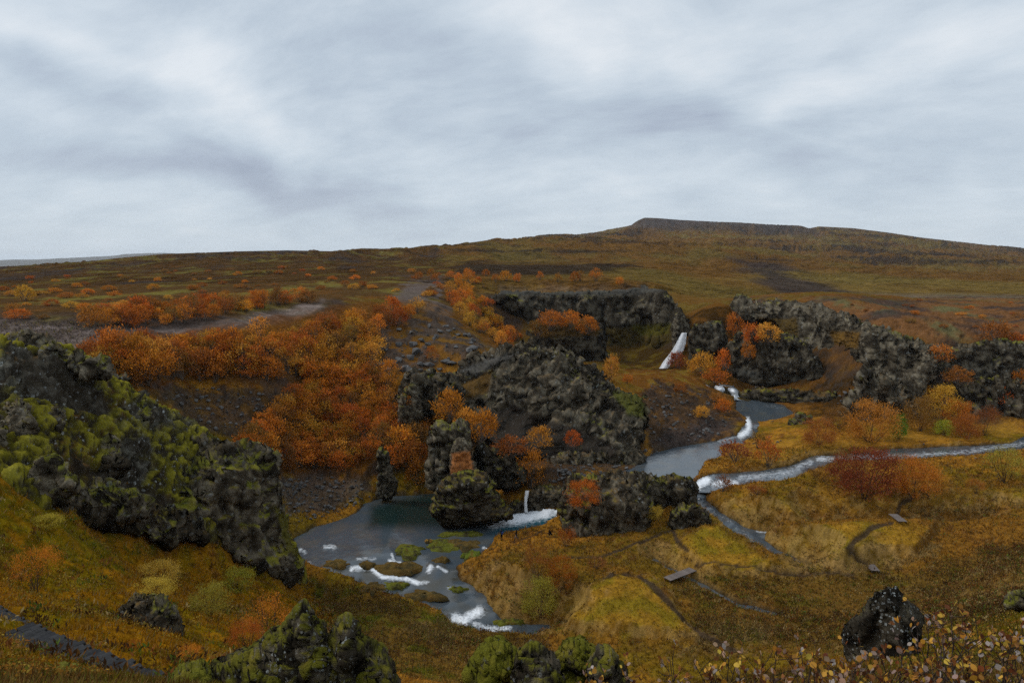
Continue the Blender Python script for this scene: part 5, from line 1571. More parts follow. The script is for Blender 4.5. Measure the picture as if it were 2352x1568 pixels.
# single trees and shrubs one can point at: u, v of the foot, width, height (picture units), distance window
SINGLE = [
    (80, 1356, 112, 108, 'orange', 'sparse', 'birch_tree', 'spindly orange birch standing alone on the near left slope', 20, 60),
    (618, 1492, 140, 130, 'orange', 'sparse', 'birch_tree', 'bright orange birch shrub behind the mossy lava spire', 20, 40), (565, 1500, 90, 80, 'rust', 'sparse', 'birch_tree', 'smaller rust birch left of the bright orange one', 20, 40),
    (306, 1500, 36, 36, 'rust', 'sparse', 'dwarf_birch', 'tiny rust dwarf birch in the grass right of the stone steps', 15, 40), (435, 1522, 60, 46, 'orange', 'sparse', 'dwarf_birch', 'low orange dwarf birch beside the lava spire foot', 15, 40),
    (365, 1338, 100, 52, 'ochre', 'fine', 'willow_bush', 'yellow willow bush in the middle of the near slope', 30, 60), (355, 1372, 104, 46, 'ochre', 'fine', 'willow_bush', 'golden willow bush behind the hollow lava rock', 30, 60),
    (482, 1410, 100, 78, 'olive', 'fine', 'willow_bush', 'dull olive willow bush right of the hollow lava rock', 30, 70), (545, 1352, 84, 50, 'olive', 'fine', 'willow_bush', 'thin olive willow bush below the steep crag', 40, 80), (110, 1210, 70, 30, 'ochre', 'fine', 'willow_bush', 'small yellow willow at the foot of the grey outcrop', 30, 70),
    (2000, 1014, 122, 96, 'amber', 'fine', 'willow_tree', 'round bright amber tree on the river bank', 120, 160), (2064, 1008, 44, 60, 'green', 'fine', 'willow_bush', 'single dark green bush beside the round amber tree', 120, 160),
    (1880, 1022, 86, 66, 'russet', 'fine', 'willow_bush', 'russet bush left of the round amber tree', 115, 160), (1925, 985, 60, 54, 'brown', 'fine', 'willow_bush', 'brown-orange bush behind the russet bush', 125, 165),
    (2112, 990, 80, 84, 'brown', 'fine', 'willow_bush', 'tall brown bush right of the dark green bush', 125, 165), (2160, 984, 90, 92, 'amber', 'finetree', 'willow_tree', 'tall amber birch below the rubble slope', 125, 165), (2200, 990, 70, 80, 'orange', 'fine', 'willow_bush', 'orange bush right of the tall amber birch', 125, 165),
    (2168, 1000, 48, 36, 'lime', 'fine', 'willow_bush', 'yellow-green bush in front of the tall amber birch', 115, 160), (2222, 1008, 70, 58, 'russet', 'fine', 'willow_bush', 'russet rounded bush at the right end of the bank thicket', 115, 160), (2262, 1000, 60, 70, 'wine', 'sparse', 'willow_bush', 'bare wine-red bush at the end of the bank thicket', 115, 160),
    (1985, 1142, 150, 128, 'wine', 'fine', 'willow_bush', 'large dark red willow bush in the meadow between river and brook', 85, 120), (1940, 1110, 90, 70, 'brown', 'sparse', 'willow_bush', 'brown twiggy bush left of the large dark red one', 90, 125), (1890, 1104, 70, 36, 'brown', 'sparse', 'willow_bush', 'low dark twiggy bush by the river at the meadow tip', 90, 125),
    (2098, 1140, 104, 92, 'rust', 'fine', 'willow_bush', 'rust-orange bush right of the large dark red one', 85, 120), (2070, 1090, 70, 50, 'russet', 'sparse', 'willow_bush', 'thin russet bush behind the rust-orange one', 90, 130), (2306, 1108, 92, 84, 'olive', 'sparse', 'willow_bush', 'olive-topped bush by the right border', 85, 130), (2240, 1132, 44, 34, 'russet', 'sparse', 'willow_bush', 'tiny bare bush left of the olive-topped one', 85, 130),
    (1762, 1070, 52, 62, 'rust', 'fan', 'willow_bush', 'upright rust willow on the river spit', 110, 150), (1690, 1062, 70, 50, 'wine', 'fan', 'willow_bush', 'reddish twiggy willow at the tip of the river spit', 110, 150), (1740, 1028, 46, 36, 'brown', 'fan', 'willow_bush', 'dark brown bush on the spit beside the mossy boulder', 115, 155),
    (1660, 1128, 40, 34, 'wine', 'fan', 'willow_bush', 'small leafless red shrub beside the river rapid', 95, 125), (1740, 1135, 40, 20, 'russet', 'fan', 'willow_bush', 'low russet shrub on the meadow edge', 90, 125),
    (1236, 1330, 66, 84, 'russet', 'sparse', 'willow_bush', 'russet willow bush on the bank below the two walkers', 70, 110), (1288, 1352, 80, 78, 'rust', 'fine', 'willow_bush', 'rust willow bush left of the brown grass mound', 70, 110), (1240, 1416, 96, 100, 'olive', 'fine', 'willow_bush', 'olive green willow bush by the lower stream', 65, 110),
    (1300, 1254, 40, 44, 'rust', 'fan', 'willow_bush', 'rust shrub at the left foot of the big mossy outcrop', 80, 115), (1500, 1190, 50, 34, 'ochre', 'fine', 'willow_bush', 'straw-yellow shrub in the notch of the big mossy outcrop', 85, 115), (1370, 1305, 46, 24, 'brown', 'fan', 'willow_bush', 'dark low shrub beside the dirt path', 70, 110),
    (1218, 1122, 66, 86, 'orange', 'tree', 'birch_tree', 'glowing orange birch behind the wet ledge', 105, 135), (1190, 1118, 60, 60, 'russet', 'dome', 'birch_shrub', 'russet birch left of the glowing orange one', 105, 135),
    (1240, 1024, 64, 44, 'amber', 'dome', 'birch_shrub', 'amber birch shrub at the foot of the dark earth slope', 112, 150), (1318, 1024, 40, 36, 'rust', 'dome', 'birch_shrub', 'rust birch shrub at the right of the dark earth slope', 112, 150), (1175, 1046, 80, 50, 'russet', 'dome', 'birch_shrub', 'russet birch shrub in the shade behind the pool rocks', 108, 150),
    (1105, 1012, 78, 72, 'orange', 'dome', 'birch_shrub', 'orange birch right above the standing rock slab', 112, 150), (1032, 962, 76, 66, 'orange', 'dome', 'birch_shrub', 'tall orange birch left of the dark earth slope', 118, 150), (1070, 986, 60, 50, 'amber', 'dome', 'birch_shrub', 'amber birch between two orange ones over the slab', 115, 150), (1000, 986, 56, 50, 'rust', 'dome', 'birch_shrub', 'rust birch behind the standing rock slab', 115, 150),
    (945, 1080, 86, 72, 'russet', 'dome', 'birch_shrub', 'russet birch between pinnacle and slab', 110, 135), (925, 1040, 80, 60, 'orange', 'dome', 'birch_shrub', 'orange birch above the slender pinnacle', 112, 140), (960, 1110, 60, 50, 'rust', 'dome', 'birch_shrub', 'rust birch low beside the slender pinnacle', 108, 130), (1152, 1118, 22, 30, 'green', 'dome', 'willow_bush', 'small vivid green bush beside the layered boulder', 104, 125),
    (1690, 775, 38, 56, 'orange', 'dome', 'birch_shrub', 'orange birch high on the slope right of the tall waterfall', 195, 230), (1690, 806, 40, 34, 'rust', 'dome', 'birch_shrub', 'rust birch below the high orange one', 190, 225), (1728, 790, 46, 48, 'orange', 'dome', 'birch_shrub', 'orange birch above the overhanging basalt wall', 186, 225),
    (1765, 786, 52, 44, 'amber', 'dome', 'birch_shrub', 'amber birch on top of the overhanging basalt wall', 184, 220), (1720, 824, 36, 40, 'rust', 'dome', 'birch_shrub', 'rust birch hanging over the basalt wall', 186, 215), (1614, 862, 56, 52, 'amber', 'dome', 'birch_shrub', 'amber birch at the foot of the dark buttress', 180, 215), (1662, 850, 40, 46, 'orange', 'dome', 'birch_shrub', 'orange birch between buttress and basalt wall', 182, 215),
    (1556, 846, 44, 36, 'wine', 'dome', 'birch_shrub', 'wine-red shrub at the foot of the tall waterfall', 190, 215), (1640, 880, 70, 34, 'rust', 'dome', 'birch_shrub', 'rust shrub above the sloping chute', 176, 205), (1400, 872, 40, 60, 'amber', 'dome', 'birch_shrub', 'amber birch at the right shoulder of the great crag', 140, 185), (1405, 856, 30, 36, 'orange', 'dome', 'birch_shrub', 'orange birch behind the right shoulder of the great crag', 145, 190),
    (1612, 958, 36, 26, 'amber', 'dome', 'heath_shrub', 'round amber shrub on the scree by the upper river', 140, 175), (1660, 945, 44, 30, 'orange', 'dome', 'heath_shrub', 'orange shrub leaning over the upper pool', 145, 180), (1650, 925, 40, 24, 'russet', 'dome', 'heath_shrub', 'russet shrub below the sloping chute', 150, 182), (1560, 900, 36, 24, 'russet', 'dome', 'heath_shrub', 'russet shrub on the grassy hump by the upper stream', 150, 185), (1440, 880, 26, 22, 'rust', 'dome', 'heath_shrub', 'rust shrub on the hump behind the great crag', 150, 190),
    (1265, 756, 60, 42, 'rust', 'dome', 'birch_shrub', 'rust birch on the lower face in the amphitheatre', 200, 240), (1310, 750, 44, 36, 'orange', 'dome', 'birch_shrub', 'orange birch in the middle of the amphitheatre ledge', 200, 240), (1350, 764, 50, 36, 'rust', 'dome', 'birch_shrub', 'rust birch at the right end of the amphitheatre ledge', 200, 240), (1236, 772, 46, 36, 'brown', 'dome', 'birch_shrub', 'brown birch at the left end of the amphitheatre ledge', 200, 240),
    (2162, 832, 56, 40, 'rust', 'dome', 'birch_shrub', 'rust shrub under the cliff at the right end of the rim', 145, 175), (2285, 792, 76, 52, 'russet', 'dome', 'birch_shrub', 'wide russet shrub on the plateau above the right-hand cliff', 160, 190), (2330, 800, 50, 36, 'rust', 'dome', 'birch_shrub', 'rust shrub on the plateau by the right border', 160, 190), (2200, 880, 60, 40, 'russet', 'dome', 'birch_shrub', 'russet shrub on the rubble slope', 145, 170),
    (2130, 930, 60, 44, 'orange', 'dome', 'birch_shrub', 'orange shrub above the bank thicket', 140, 165), (2060, 930, 40, 36, 'rust', 'dome', 'birch_shrub', 'rust shrub against the pale jagged crag', 138, 165), (2300, 940, 56, 56, 'red', 'dome', 'birch_shrub', 'red shrub in front of the lower mossy crag', 138, 165), (2345, 900, 40, 50, 'rust', 'dome', 'birch_shrub', 'rust shrub at the right border under the cliff', 140, 170),
    (1020, 905, 30, 34, 'red', 'tree', 'birch_shrub', 'small red birch on the rocky plateau tongue', 130, 180), (990, 828, 34, 30, 'rust', 'tree', 'birch_shrub', 'small rust birch among the plateau boulders', 140, 185), (57, 690, 40, 34, 'amber', 'dome', 'heath_shrub', 'upright amber shrub at the left end of the heath', 130, 260),
    (940, 935, 30, 44, 'orange', 'tree', 'birch_shrub', 'orange birch growing on the dark rock shoulder', 122, 150), (770, 960, 34, 44, 'red', 'tree', 'birch_shrub', 'red birch standing out of the orange thicket', 110, 150), (1340, 1160, 84, 62, 'orange', 'fine', 'willow_bush', 'orange shrub on the left shoulder of the big mossy outcrop', 95, 115),
]
ON_ROCK = {'orange shrub on the left shoulder of the big mossy outcrop': 100.5, 'orange birch in the middle of the amphitheatre ledge': 224, 'rust birch on the lower face in the amphitheatre': 224, 'rust birch at the right end of the amphitheatre ledge': 224, 'brown birch at the left end of the amphitheatre ledge': 224,
           'straw-yellow shrub in the notch of the big mossy outcrop': 99, 'orange birch growing on the dark rock shoulder': 132, 'orange birch above the overhanging basalt wall': 190, 'amber birch on top of the overhanging basalt wall': 186, 'rust birch hanging over the basalt wall': 187, 'rust shrub under the cliff at the right end of the rim': 153,
           'russet shrub on the rubble slope': 150, 'orange birch right above the standing rock slab': 117, 'amber birch shrub at the foot of the dark earth slope': 117, 'rust birch shrub at the right of the dark earth slope': 117, 'russet birch shrub in the shade behind the pool rocks': 117, 'tall orange birch left of the dark earth slope': 124, 'amber birch between two orange ones over the slab': 121}
for (u, v, w, h, hue, form, name, lb, d0, d1) in SINGLE:
    p = at_d(u, v, ON_ROCK[lb]) if lb in ON_ROCK else hit(u, v, d0, d1 + 25)
    if p is None:
        p = at_d(u, v, (d0 + d1) / 2)
    sc = p[1] / FPX
    plant(name, p, w * sc * 1.05, h * sc * 1.12, hue, form, lb, 'tree' if 'tree' in name else 'shrub', None if name not in ('birch_shrub', 'heath_shrub') else ('shrubs of the autumn birch thickets' if name == 'birch_shrub' else 'shrubs scattered over the heath'), seed=u * 7 + v)

# ------------------------------------------------------------------ grass, herbs, stalks (nobody could count them)
notrock = np.ones(len(GX))
elig = (GY > 13) & (GY < 128) & (inwater < .1) & (pathm < .4) & (np.abs(GX / GY) < .82) & (steep < .6)
vis = elig & (GU > -40) & (GU < 2400) & (GV < 1650)


def pick(w, n, seed):
    rs = np.random.RandomState(seed)
    w = np.where(vis, w, 0)
    i = rs.choice(len(GX), n, p=w / w.sum())
    x = GX[i] * (1 + rs.uniform(-.5, .5, n) * .0026) + rs.uniform(-.1, .1, n)
    y = GY[i] + rs.uniform(-.25, .25, n)
    return i, np.stack([x, y, ground_z(x, y)], 1), rs


gw = (1 - Z_MOSS * .85) * (1 - stony * .8) * (1 - dark * .9) * (1 - thick * .8)
i, P, rs = pick(gw * (1 + straws * 1.5), 62000, 201)
nb = 4
P = np.repeat(P, nb, 0)
i = np.repeat(i, nb)
D = P[:, 1]
hh = rs.uniform(.14, .42, len(P)) * (.55 + D / 110) * (1 - mound[i] * .55) * (1 + straws[i] * .5)
ang = rs.uniform(0, 6.283, len(P))
lean = rs.uniform(.15, .9, len(P))
off = np.stack([np.cos(ang), np.sin(ang), 0 * ang], 1)
base = P + off * rs.uniform(0, .16, len(P))[:, None] * (.5 + D / 120)[:, None]
wd = rs.uniform(.02, .05, len(P)) * (.35 + D / 75)
sdv = np.stack([-np.sin(ang + .7), np.cos(ang + .7), 0 * ang], 1) * wd[:, None]
tip = base + off * (hh * lean)[:, None] + np.array([0, 0, 1]) * (hh * (1 - .35 * lean))[:, None]
base[:, 2] -= .03
V = np.stack([base - sdv, base + sdv, tip], 1).reshape(-1, 3)
kk = rs.uniform(.55, 1.75, len(P))[:, None]
bc = col[i] * kk
st = (rs.uniform(size=len(P)) < .18 + .45 * straws[i])[:, None]
bc = np.where(st, np.array([.30, .205, .075]) * rs.uniform(.6, 1.2, len(P))[:, None], bc)
gn = (rs.uniform(size=len(P)) < .08 * herb[i] + .03)[:, None]
bc = np.where(gn, np.array([.12, .155, .022]), bc)
me = mk_mesh('grass', V, [np.arange(len(V)).reshape(-1, 3)], {'col': np.repeat(bc, 3, 0)}, smooth=False)
mk('grass', me, M['grass'], kind='stuff', label='tufted autumn grass over meadow and slopes', cat='grass')

# low willow and crowberry leaves on the near left slope and the heath
lw = hill_grass * sstep(-.05, .3, fbm(P3 * .5, 3, seed=130)) + .25 * rmoss + .12 * herb
i, P, rs = pick(lw, 36000, 202)
P[:, 2] += rs.uniform(.02, .35, len(P)) ** 1.3
ax = rs.normal(size=P.shape) + np.array([0, 0, .4])
ax /= np.linalg.norm(ax, axis=1, keepdims=True)
L = rs.uniform(.05, .11, len(P)) * (.6 + P[:, 1] / 60)
V, F = leaf_quads(P, ax, L, L * .34, rs)
pal = np.array([[.36, .20, .03], [.30, .13, .022], [.40, .27, .045], [.20, .085, .02], [.17, .16, .022]])
patch = np.clip(((fbm(P * .22, 2, seed=131) + .6) / 1.2 * 5).astype(int), 0, 4)
ch_ = np.where(rs.uniform(size=len(P)) < .6, patch, rs.randint(0, 5, len(P)))
me = mk_mesh('leaves', V, [F], {'col': np.repeat(pal[ch_] * rs.uniform(.6, 1.3, (len(P), 1)), 4, 0)}, smooth=False)
mk('ground_leaves', me, M['grass'], kind='stuff', label='low leafy undergrowth of dwarf willow in yellow and rust', cat='undergrowth')

# low herbs and dwarf shrubs on the flats: brown, green and straw clumps
i, P, rs = pick(herb * sstep(-.3, .2, fbm(P3 * .15, 3, seed=133)) + .5 * bankg * (1 - mound * .6) + .25 * hill_grass * sstep(.0, .3, nB), 4200, 204)
nq = 11
kind_ = np.repeat(rs.choice(5, len(P), p=[.36, .2, .16, .16, .12]), nq)
P = np.repeat(P, nq, 0)
P = P + rs.normal(size=P.shape) * np.array([.22, .22, .09]) + np.array([0, 0, .14])
ax = rs.normal(size=P.shape) * .6 + np.array([0, 0, .8])
ax /= np.linalg.norm(ax, axis=1, keepdims=True)
L = rs.uniform(.16, .36, len(P))
V, F = leaf_quads(P, ax, L, L * .16, rs)
pal = np.array([[.070, .034, .014], [.155, .075, .022], [.095, .135, .022], [.33, .235, .095], [.23, .085, .024]])
me = mk_mesh('herbs', V, [F], {'col': np.repeat(pal[kind_] * rs.uniform(.6, 1.35, (len(P), 1)), 4, 0)}, smooth=False)
mk('herb_undergrowth', me, M['grass'], kind='stuff', label='low brown and green herb clumps on the flats', cat='undergrowth')

# dead angelica stalks with their umbels
i, P, rs = pick(herb * (1 - mound) * sstep(-.2, .3, fbm(P3 * .2, 3, seed=135)) + .05 * straws, 2600, 203)
parts = []
cl = []
for p in P:
    h = rs.uniform(.5, 1.15)
    dx, dy = rs.normal(size=2) * .12
    c = np.array([.11, .060, .028]) * rs.uniform(.5, 1.4)
    w = .022
    top = p + np.array([dx, dy, h])
    parts.append((np.array([p + [-w, 0, -.03], p + [w, 0, -.03], top]), np.array([[0, 1, 2]])))
    cl.append(np.tile(c, (3, 1)))
    for q in range(3):
        a = rs.uniform(0, 6.28)
        e = top + np.array([math.cos(a) * .13, math.sin(a) * .13, rs.uniform(-.05, .10)])
        parts.append((np.array([top - [0, 0, .06], e + [0, 0, .05], e + [.07, 0, -.01]]), np.array([[0, 1, 2]])))
        cl.append(np.tile(c * 1.3, (3, 1)))
V, F = join(parts)
me = mk_mesh('stalks', V, [F], {'col': np.concatenate(cl)}, smooth=False)
mk('dead_stalks', me, M['grass'], kind='stuff', label='dead brown angelica stalks on the damp flats', cat='undergrowth')

# ------------------------------------------------------------------ far hills beyond the moor
hs = np.linspace(-900, 1000, 220)
hv = np.interp(hs, [-900, -300, 0, 100, 200, 290, 380, 450, 600, 1000], [600, 598, 597, 595, 591, 585, 580.5, 584, 592, 606])
rows = []
for k, (D, f) in enumerate(((9000, 0.0), (10500, .35), (12000, .72), (13500, 1.0), (16000, .9))):
    x, y, z = at_d(hs, hv, np.full(len(hs), 13500.0))
    top = z + fbm(np.stack([hs * .02, hs * 0, hs * 0 + 3], 1), 4, seed=140) * 22
    rows.append(np.stack([(hs - 1176) / FPX * D, np.full(len(hs), float(D)), -90 + (top + 90) * f + fbm(np.stack([hs * .03, hs * 0 + k * 3.3, hs * 0], 1), 4, seed=141 + k) * 25 * (1 - f)], 1))
P = np.array(rows)
me = mk_mesh('hills', P.reshape(-1, 3), [grid_faces(*P.shape[:2])], {'col': np.tile(np.array([.10, .085, .06]), (P.size // 3, 1)), 'rock': np.zeros(P.size // 3)})
mk('distant_hills', me, M['far'], kind='structure', label='pale blue hills far behind the moor')

# ------------------------------------------------------------------ loose stones
import bmesh


def stone_mesh(seed, n=15, flat=.75):
    rs = np.random.RandomState(seed)
    bm = bmesh.new()
    for k in range(n):
        d = rs.normal(size=3)
        d /= np.linalg.norm(d)
        d = d * rs.uniform(.82, 1.05) * np.array([.5, .42, .5 * flat])
        bm.verts.new(tuple(d))
    bmesh.ops.convex_hull(bm, input=bm.verts)
    for v in [v for v in bm.verts if not v.link_faces]:
        bm.verts.remove(v)
    bmesh.ops.bevel(bm, geom=list(bm.edges), offset=.02, segments=1, affect='EDGES')
    me = bpy.data.meshes.new('boulder')
    bm.to_mesh(me)
    bm.free()
    me.materials.append(M['stone'])
    return me


STONES = [stone_mesh(300 + k, 13 + k % 5, .55 + .1 * (k % 4)) for k in range(9)]
STONE_V = []
for me in STONES:
    v = np.zeros(len(me.vertices) * 3)
    me.vertices.foreach_get('co', v)
    tris = []
    for p in me.polygons:
        w_ = list(p.vertices)
        tris += [(w_[0], w_[k], w_[k + 1]) for k in range(1, len(w_) - 1)]
    STONE_V.append((v.reshape(-1, 3), np.array(tris)))
rubble = []
big_stones = []
rs = np.random.RandomState(77)
for poly, n, d0, d1, smin, smax, where in (
        ([(645, 1100), (740, 1092), (850, 1105), (850, 1140), (780, 1180), (690, 1200), (645, 1180)], 420, 95, 135, .22, 1.15, 'on the stony shore left of the pool'),
        ([(1270, 1070), (1400, 1040), (1500, 1030), (1500, 1062), (1440, 1085), (1360, 1105), (1260, 1112)], 320, 104, 140, .25, 1.2, 'in the talus below the great crag'),
        ([(2080, 860), (2130, 820), (2200, 850), (2220, 930), (2110, 950)], 150, 138, 172, .5, 1.9, 'on the rubble slope below the rim'),
        ([(340, 900), (450, 890), (620, 905), (620, 980), (560, 1020), (440, 960)], 170, 95, 140, .25, 1.3, 'on the dark scree behind the mossy hill'),
        ([(870, 770), (990, 740), (1060, 750), (1130, 810), (1060, 840), (960, 860), (850, 860)], 120, 130, 200, .6, 3.2, 'among the plateau boulders above the great crag'),
        ([(1490, 880), (1620, 905), (1690, 960), (1650, 1000), (1500, 1030), (1480, 960)], 260, 120, 185, .25, 1.3, 'on the scree bank of the upper river'),
        ([(790, 1300), (900, 1300), (1000, 1320), (1090, 1400), (1040, 1425), (940, 1370), (850, 1340)], 60, 75, 105, .35, 1.1, 'breaking the white steps of the stream'),
        ([(950, 1250), (1060, 1236), (1110, 1270), (1040, 1300), (960, 1290)], 30, 80, 108, .35, .9, 'on the mossy ledges below the pool'),
        ([(700, 1250), (760, 1240), (770, 1262), (700, 1280)], 8, 88, 110, .5, 1.1, 'in the shallows of the pool'),
        ([(1480, 1040), (1560, 1030), (1560, 1062), (1480, 1075)], 12, 110, 140, .4, 1.3, 'lying in the upper river'),
        ([(1640, 1040), (1780, 990), (1800, 1020), (1660, 1062)], 24, 110, 160, .3, .9, 'along the river spit'),
        ([(1900, 880), (2080, 920), (2080, 960), (1920, 960)], 50, 138, 172, .4, 1.6, 'at the foot of the pale jagged crag'),
        ([(1800, 1040), (2350, 1000), (2350, 1045), (1800, 1090)], 26, 105, 150, .25, .6, 'breaking the surface of the right river')):
    P_ = np.array(poly, float)
    k = 0
    while k < n:
        u, v = rs.uniform(P_[:, 0].min(), P_[:, 0].max()), rs.uniform(P_[:, 1].min(), P_[:, 1].max())
        if not in_poly(u, v, poly):
            continue
        k += 1
        p = hit(u, v, d0, d1 + 10)
        if p is None:
            continue
        sz = smin + (smax - smin) * rs.uniform() ** 2.6
        big_stones.append((sz * FPX / p[1], sz, p, where, rs.randint(9), rs.uniform(0, 6.28), rs.uniform(.7, 1.2), rs.uniform(.6, 1.0)))
big_stones.sort(key=lambda t: -t[0])
for q, (app, sz, p, where, vi, rot, ky, kz) in enumerate(big_stones):
    if q < 290:
        dsc = ('squat', 'angular', 'slab-like')[vi % 3] + ' ' + ('grey', 'dark grey', 'pale grey')[q % 3]
        o = mk('boulder', STONES[vi], label=f'{dsc} boulder {where}', cat='boulder', group='boulders ' + where)
        o.location = (p[0], p[1], p[2] + sz * .12)
        o.scale = (sz, sz * ky, sz * kz)
        o.rotation_euler = (ky * .4 - .3, kz * .5 - .4, rot)
    else:
        v, f = STONE_V[vi]
        c, s_ = math.cos(rot), math.sin(rot)
        w_ = v * np.array([sz, sz * ky, sz * kz])
        w_ = np.stack([w_[:, 0] * c - w_[:, 1] * s_, w_[:, 0] * s_ + w_[:, 1] * c, w_[:, 2]], 1) + np.array([p[0], p[1], p[2] + sz * .1])
        rubble.append((w_, f))
V, F = join(rubble)
me = mk_mesh('rubble', V, [F], smooth=False)
mk('rubble', me, M['stone'], kind='stuff', label='small grey rubble strewn between the boulders', cat='rubble')

# ------------------------------------------------------------------ mossy islets in the cascade
def islet(label, u, v, wu, wv, h, seed, hue):
    p = at_z(u, v, float(idw(np.array([float(u)]), np.array([float(v)]), WATERS['pool']['pts'] + WATERS['pool']['inner'])[0]))
    sc = p[1] / FPX
    rx, ry = wu * sc * .5, wv * sc * .5 / math.sin(rad(24))
    n, m = 12, 34
    rr_, tt_ = np.meshgrid(np.linspace(0.02, 1, n), np.linspace(0, 2 * math.pi, m, endpoint=False), indexing='ij')
    ed = 1 + .75 * fbm(np.stack([np.cos(tt_).ravel() * 2.2, np.sin(tt_).ravel() * 2.2, np.full(tt_.size, seed * 1.7)], 1), 3, seed=seed).reshape(tt_.shape)
    x = rr_ * np.cos(tt_) * rx * ed
    y = rr_ * np.sin(tt_) * ry * ed
    z = h * np.sqrt(np.maximum(1 - rr_ ** 2.4, 0)) - .22 * sstep(.8, 1, rr_)
    V = np.stack([x, y, z], -1).reshape(-1, 3)
    d = facets(V * 1.6 + seed, seed)[0] * .22 + fbm(V * 3.0 + seed, 3, seed=seed) * .10
    V[:, 2] += d * (1 - rr_.ravel() ** 4)
    i0 = np.arange(n * m).reshape(n, m)
    F = np.stack([i0[:-1, :], np.roll(i0[:-1, :], -1, 1), np.roll(i0[1:, :], -1, 1), i0[1:, :]], -1).reshape(-1, 4)[:, ::-1]
    g = fbm(V * 1.3 + seed * 5, 3, seed=seed + 2)
    c = lerp(np.tile(np.array(hue), (len(V), 1)), np.array([.055, .045, .022]), sstep(.0, .4, g))
    c = lerp(c, np.array([.16, .085, .025]), sstep(.15, .5, -g) * .6)
    me = mk_mesh('moss_islet', V, [F[:, ::-1]], {'col': c, 'rock': np.zeros(len(V))})
    mk('moss_islet', me, M['ground'], loc=p, label=label, cat='islet', group='mossy islets in the stream')


GRN = (.13, .135, .020)
BRN = (.13, .085, .026)
for k, a in enumerate([
        ('long green islet at the lip of the pool', 935, 1266, 90, 26, .45, GRN), ('green-brown islet between the two white steps', 915, 1306, 110, 30, .6, BRN), ('low brown ledge above the lowest white step', 975, 1368, 90, 22, .35, BRN), ('grassy islet at the left lip of the pool', 775, 1297, 60, 18, .45, BRN),
        ('small tufted islet beside the left lip', 838, 1300, 46, 16, .5, BRN), ('mossy flat left of the people', 1010, 1252, 110, 26, .35, GRN), ('green tuft on the ledge by the people', 1085, 1276, 46, 18, .6, (.12, .15, .02)), ('brown ledge in front of the people', 1070, 1250, 100, 22, .3, BRN),
        ('wet mossy ledge by the right bank', 1060, 1226, 120, 14, .25, GRN), ('small dark islet in the middle of the stream', 1010, 1285, 40, 12, .3, BRN), ('mossy bar below the white step', 905, 1345, 70, 18, .3, GRN), ('green bar beside the lowest rapid', 1170, 1428, 80, 14, .3, GRN),
        ('brown bar along the left edge of the stream', 860, 1352, 70, 22, .4, BRN), ('tiny orange islet near the lip', 984, 1244, 18, 8, .35, (.30, .16, .03)), ('mossy step at the round lower pool', 1045, 1352, 60, 12, .25, GRN)]):
    islet(*a[:6], 400 + k, a[6])

# ------------------------------------------------------------------ plank bridges
M['plank'] = m_plain('weathered_plank', (.16, .13, .115), var=.3, scale=6, rough=.8, stretch=(1, 8, 1))
M['beam'] = m_plain('bridge_beam', (.07, .05, .04), var=.3, scale=6)


def box_mesh(name, sx, sy, sz, mat, bev=.01):
    bm = bmesh.new()
    bmesh.ops.create_cube(bm, size=1.0)
    for v in bm.verts:
        v.co = Vector((v.co.x * sx, v.co.y * sy, v.co.z * sz))
    if bev:
        bmesh.ops.bevel(bm, geom=list(bm.edges), offset=bev, segments=1, affect='EDGES')
    me = bpy.data.meshes.new(name)
    bm.to_mesh(me)
    bm.free()
    me.materials.append(mat)
    return me


def bridge(label, A, B, width, lift=.18):
    A, B = Vector(A), Vector(B)
    d = B - A
    L = d.length
    root = mk('plank_bridge', None, label=label, cat='bridge', group='plank bridges over the brooks')
    root.location = (A + B) / 2 + Vector((0, 0, lift))
    root.rotation_euler = (0, -math.asin(d.z / L), math.atan2(d.y, d.x))
    n = int(L / .155)
    pm = box_mesh('plank', .135, width, .04, M['plank'])
    r = random.Random(int(L * 100))
    for k in range(n):
        o = mk('plank', pm, parent=root)
        o.location = (-L / 2 + (k + .5) * L / n, r.uniform(-.02, .02), r.uniform(-.006, .006))
        o.rotation_euler = (r.uniform(-.012, .012), 0, r.uniform(-.015, .015))
    bm_ = box_mesh('beam', L * 1.02, .12, .16, M['beam'])
    for s_ in (-1, 1):
        o = mk('beam', bm_, parent=root)
        o.location = (0, s_ * width * .34, -.105)


def on_ground(u, v, d0=55, d1=140):
    return hit(u, v, d0, d1)


ga, gb = on_ground(1531, 1334), on_ground(1592, 1308)
zt = max(ga[2], gb[2])
bridge('long weathered plank bridge over the brook in the middle meadow', at_z(1532, 1332, zt), at_z(1592, 1309, zt + .1), 1.25)
g2 = on_ground(2062, 1190)
p2 = at_z(2062, 1191, g2[2] + .15)
bridge('small grey plank bridge at the far end of the looping path', (p2[0] - .1, p2[1] - 1.5, p2[2]), (p2[0] + .1, p2[1] + 1.5, p2[2]), 1.25)
g3 = on_ground(2004, 1303)
p3 = at_z(2004, 1304, g3[2] + .15)
bridge('small brown plank bridge at the near end of the looping path', (p3[0] - .25, p3[1] - 1.2, p3[2]), (p3[0] + .15, p3[1] + 1.2, p3[2]), 1.15)

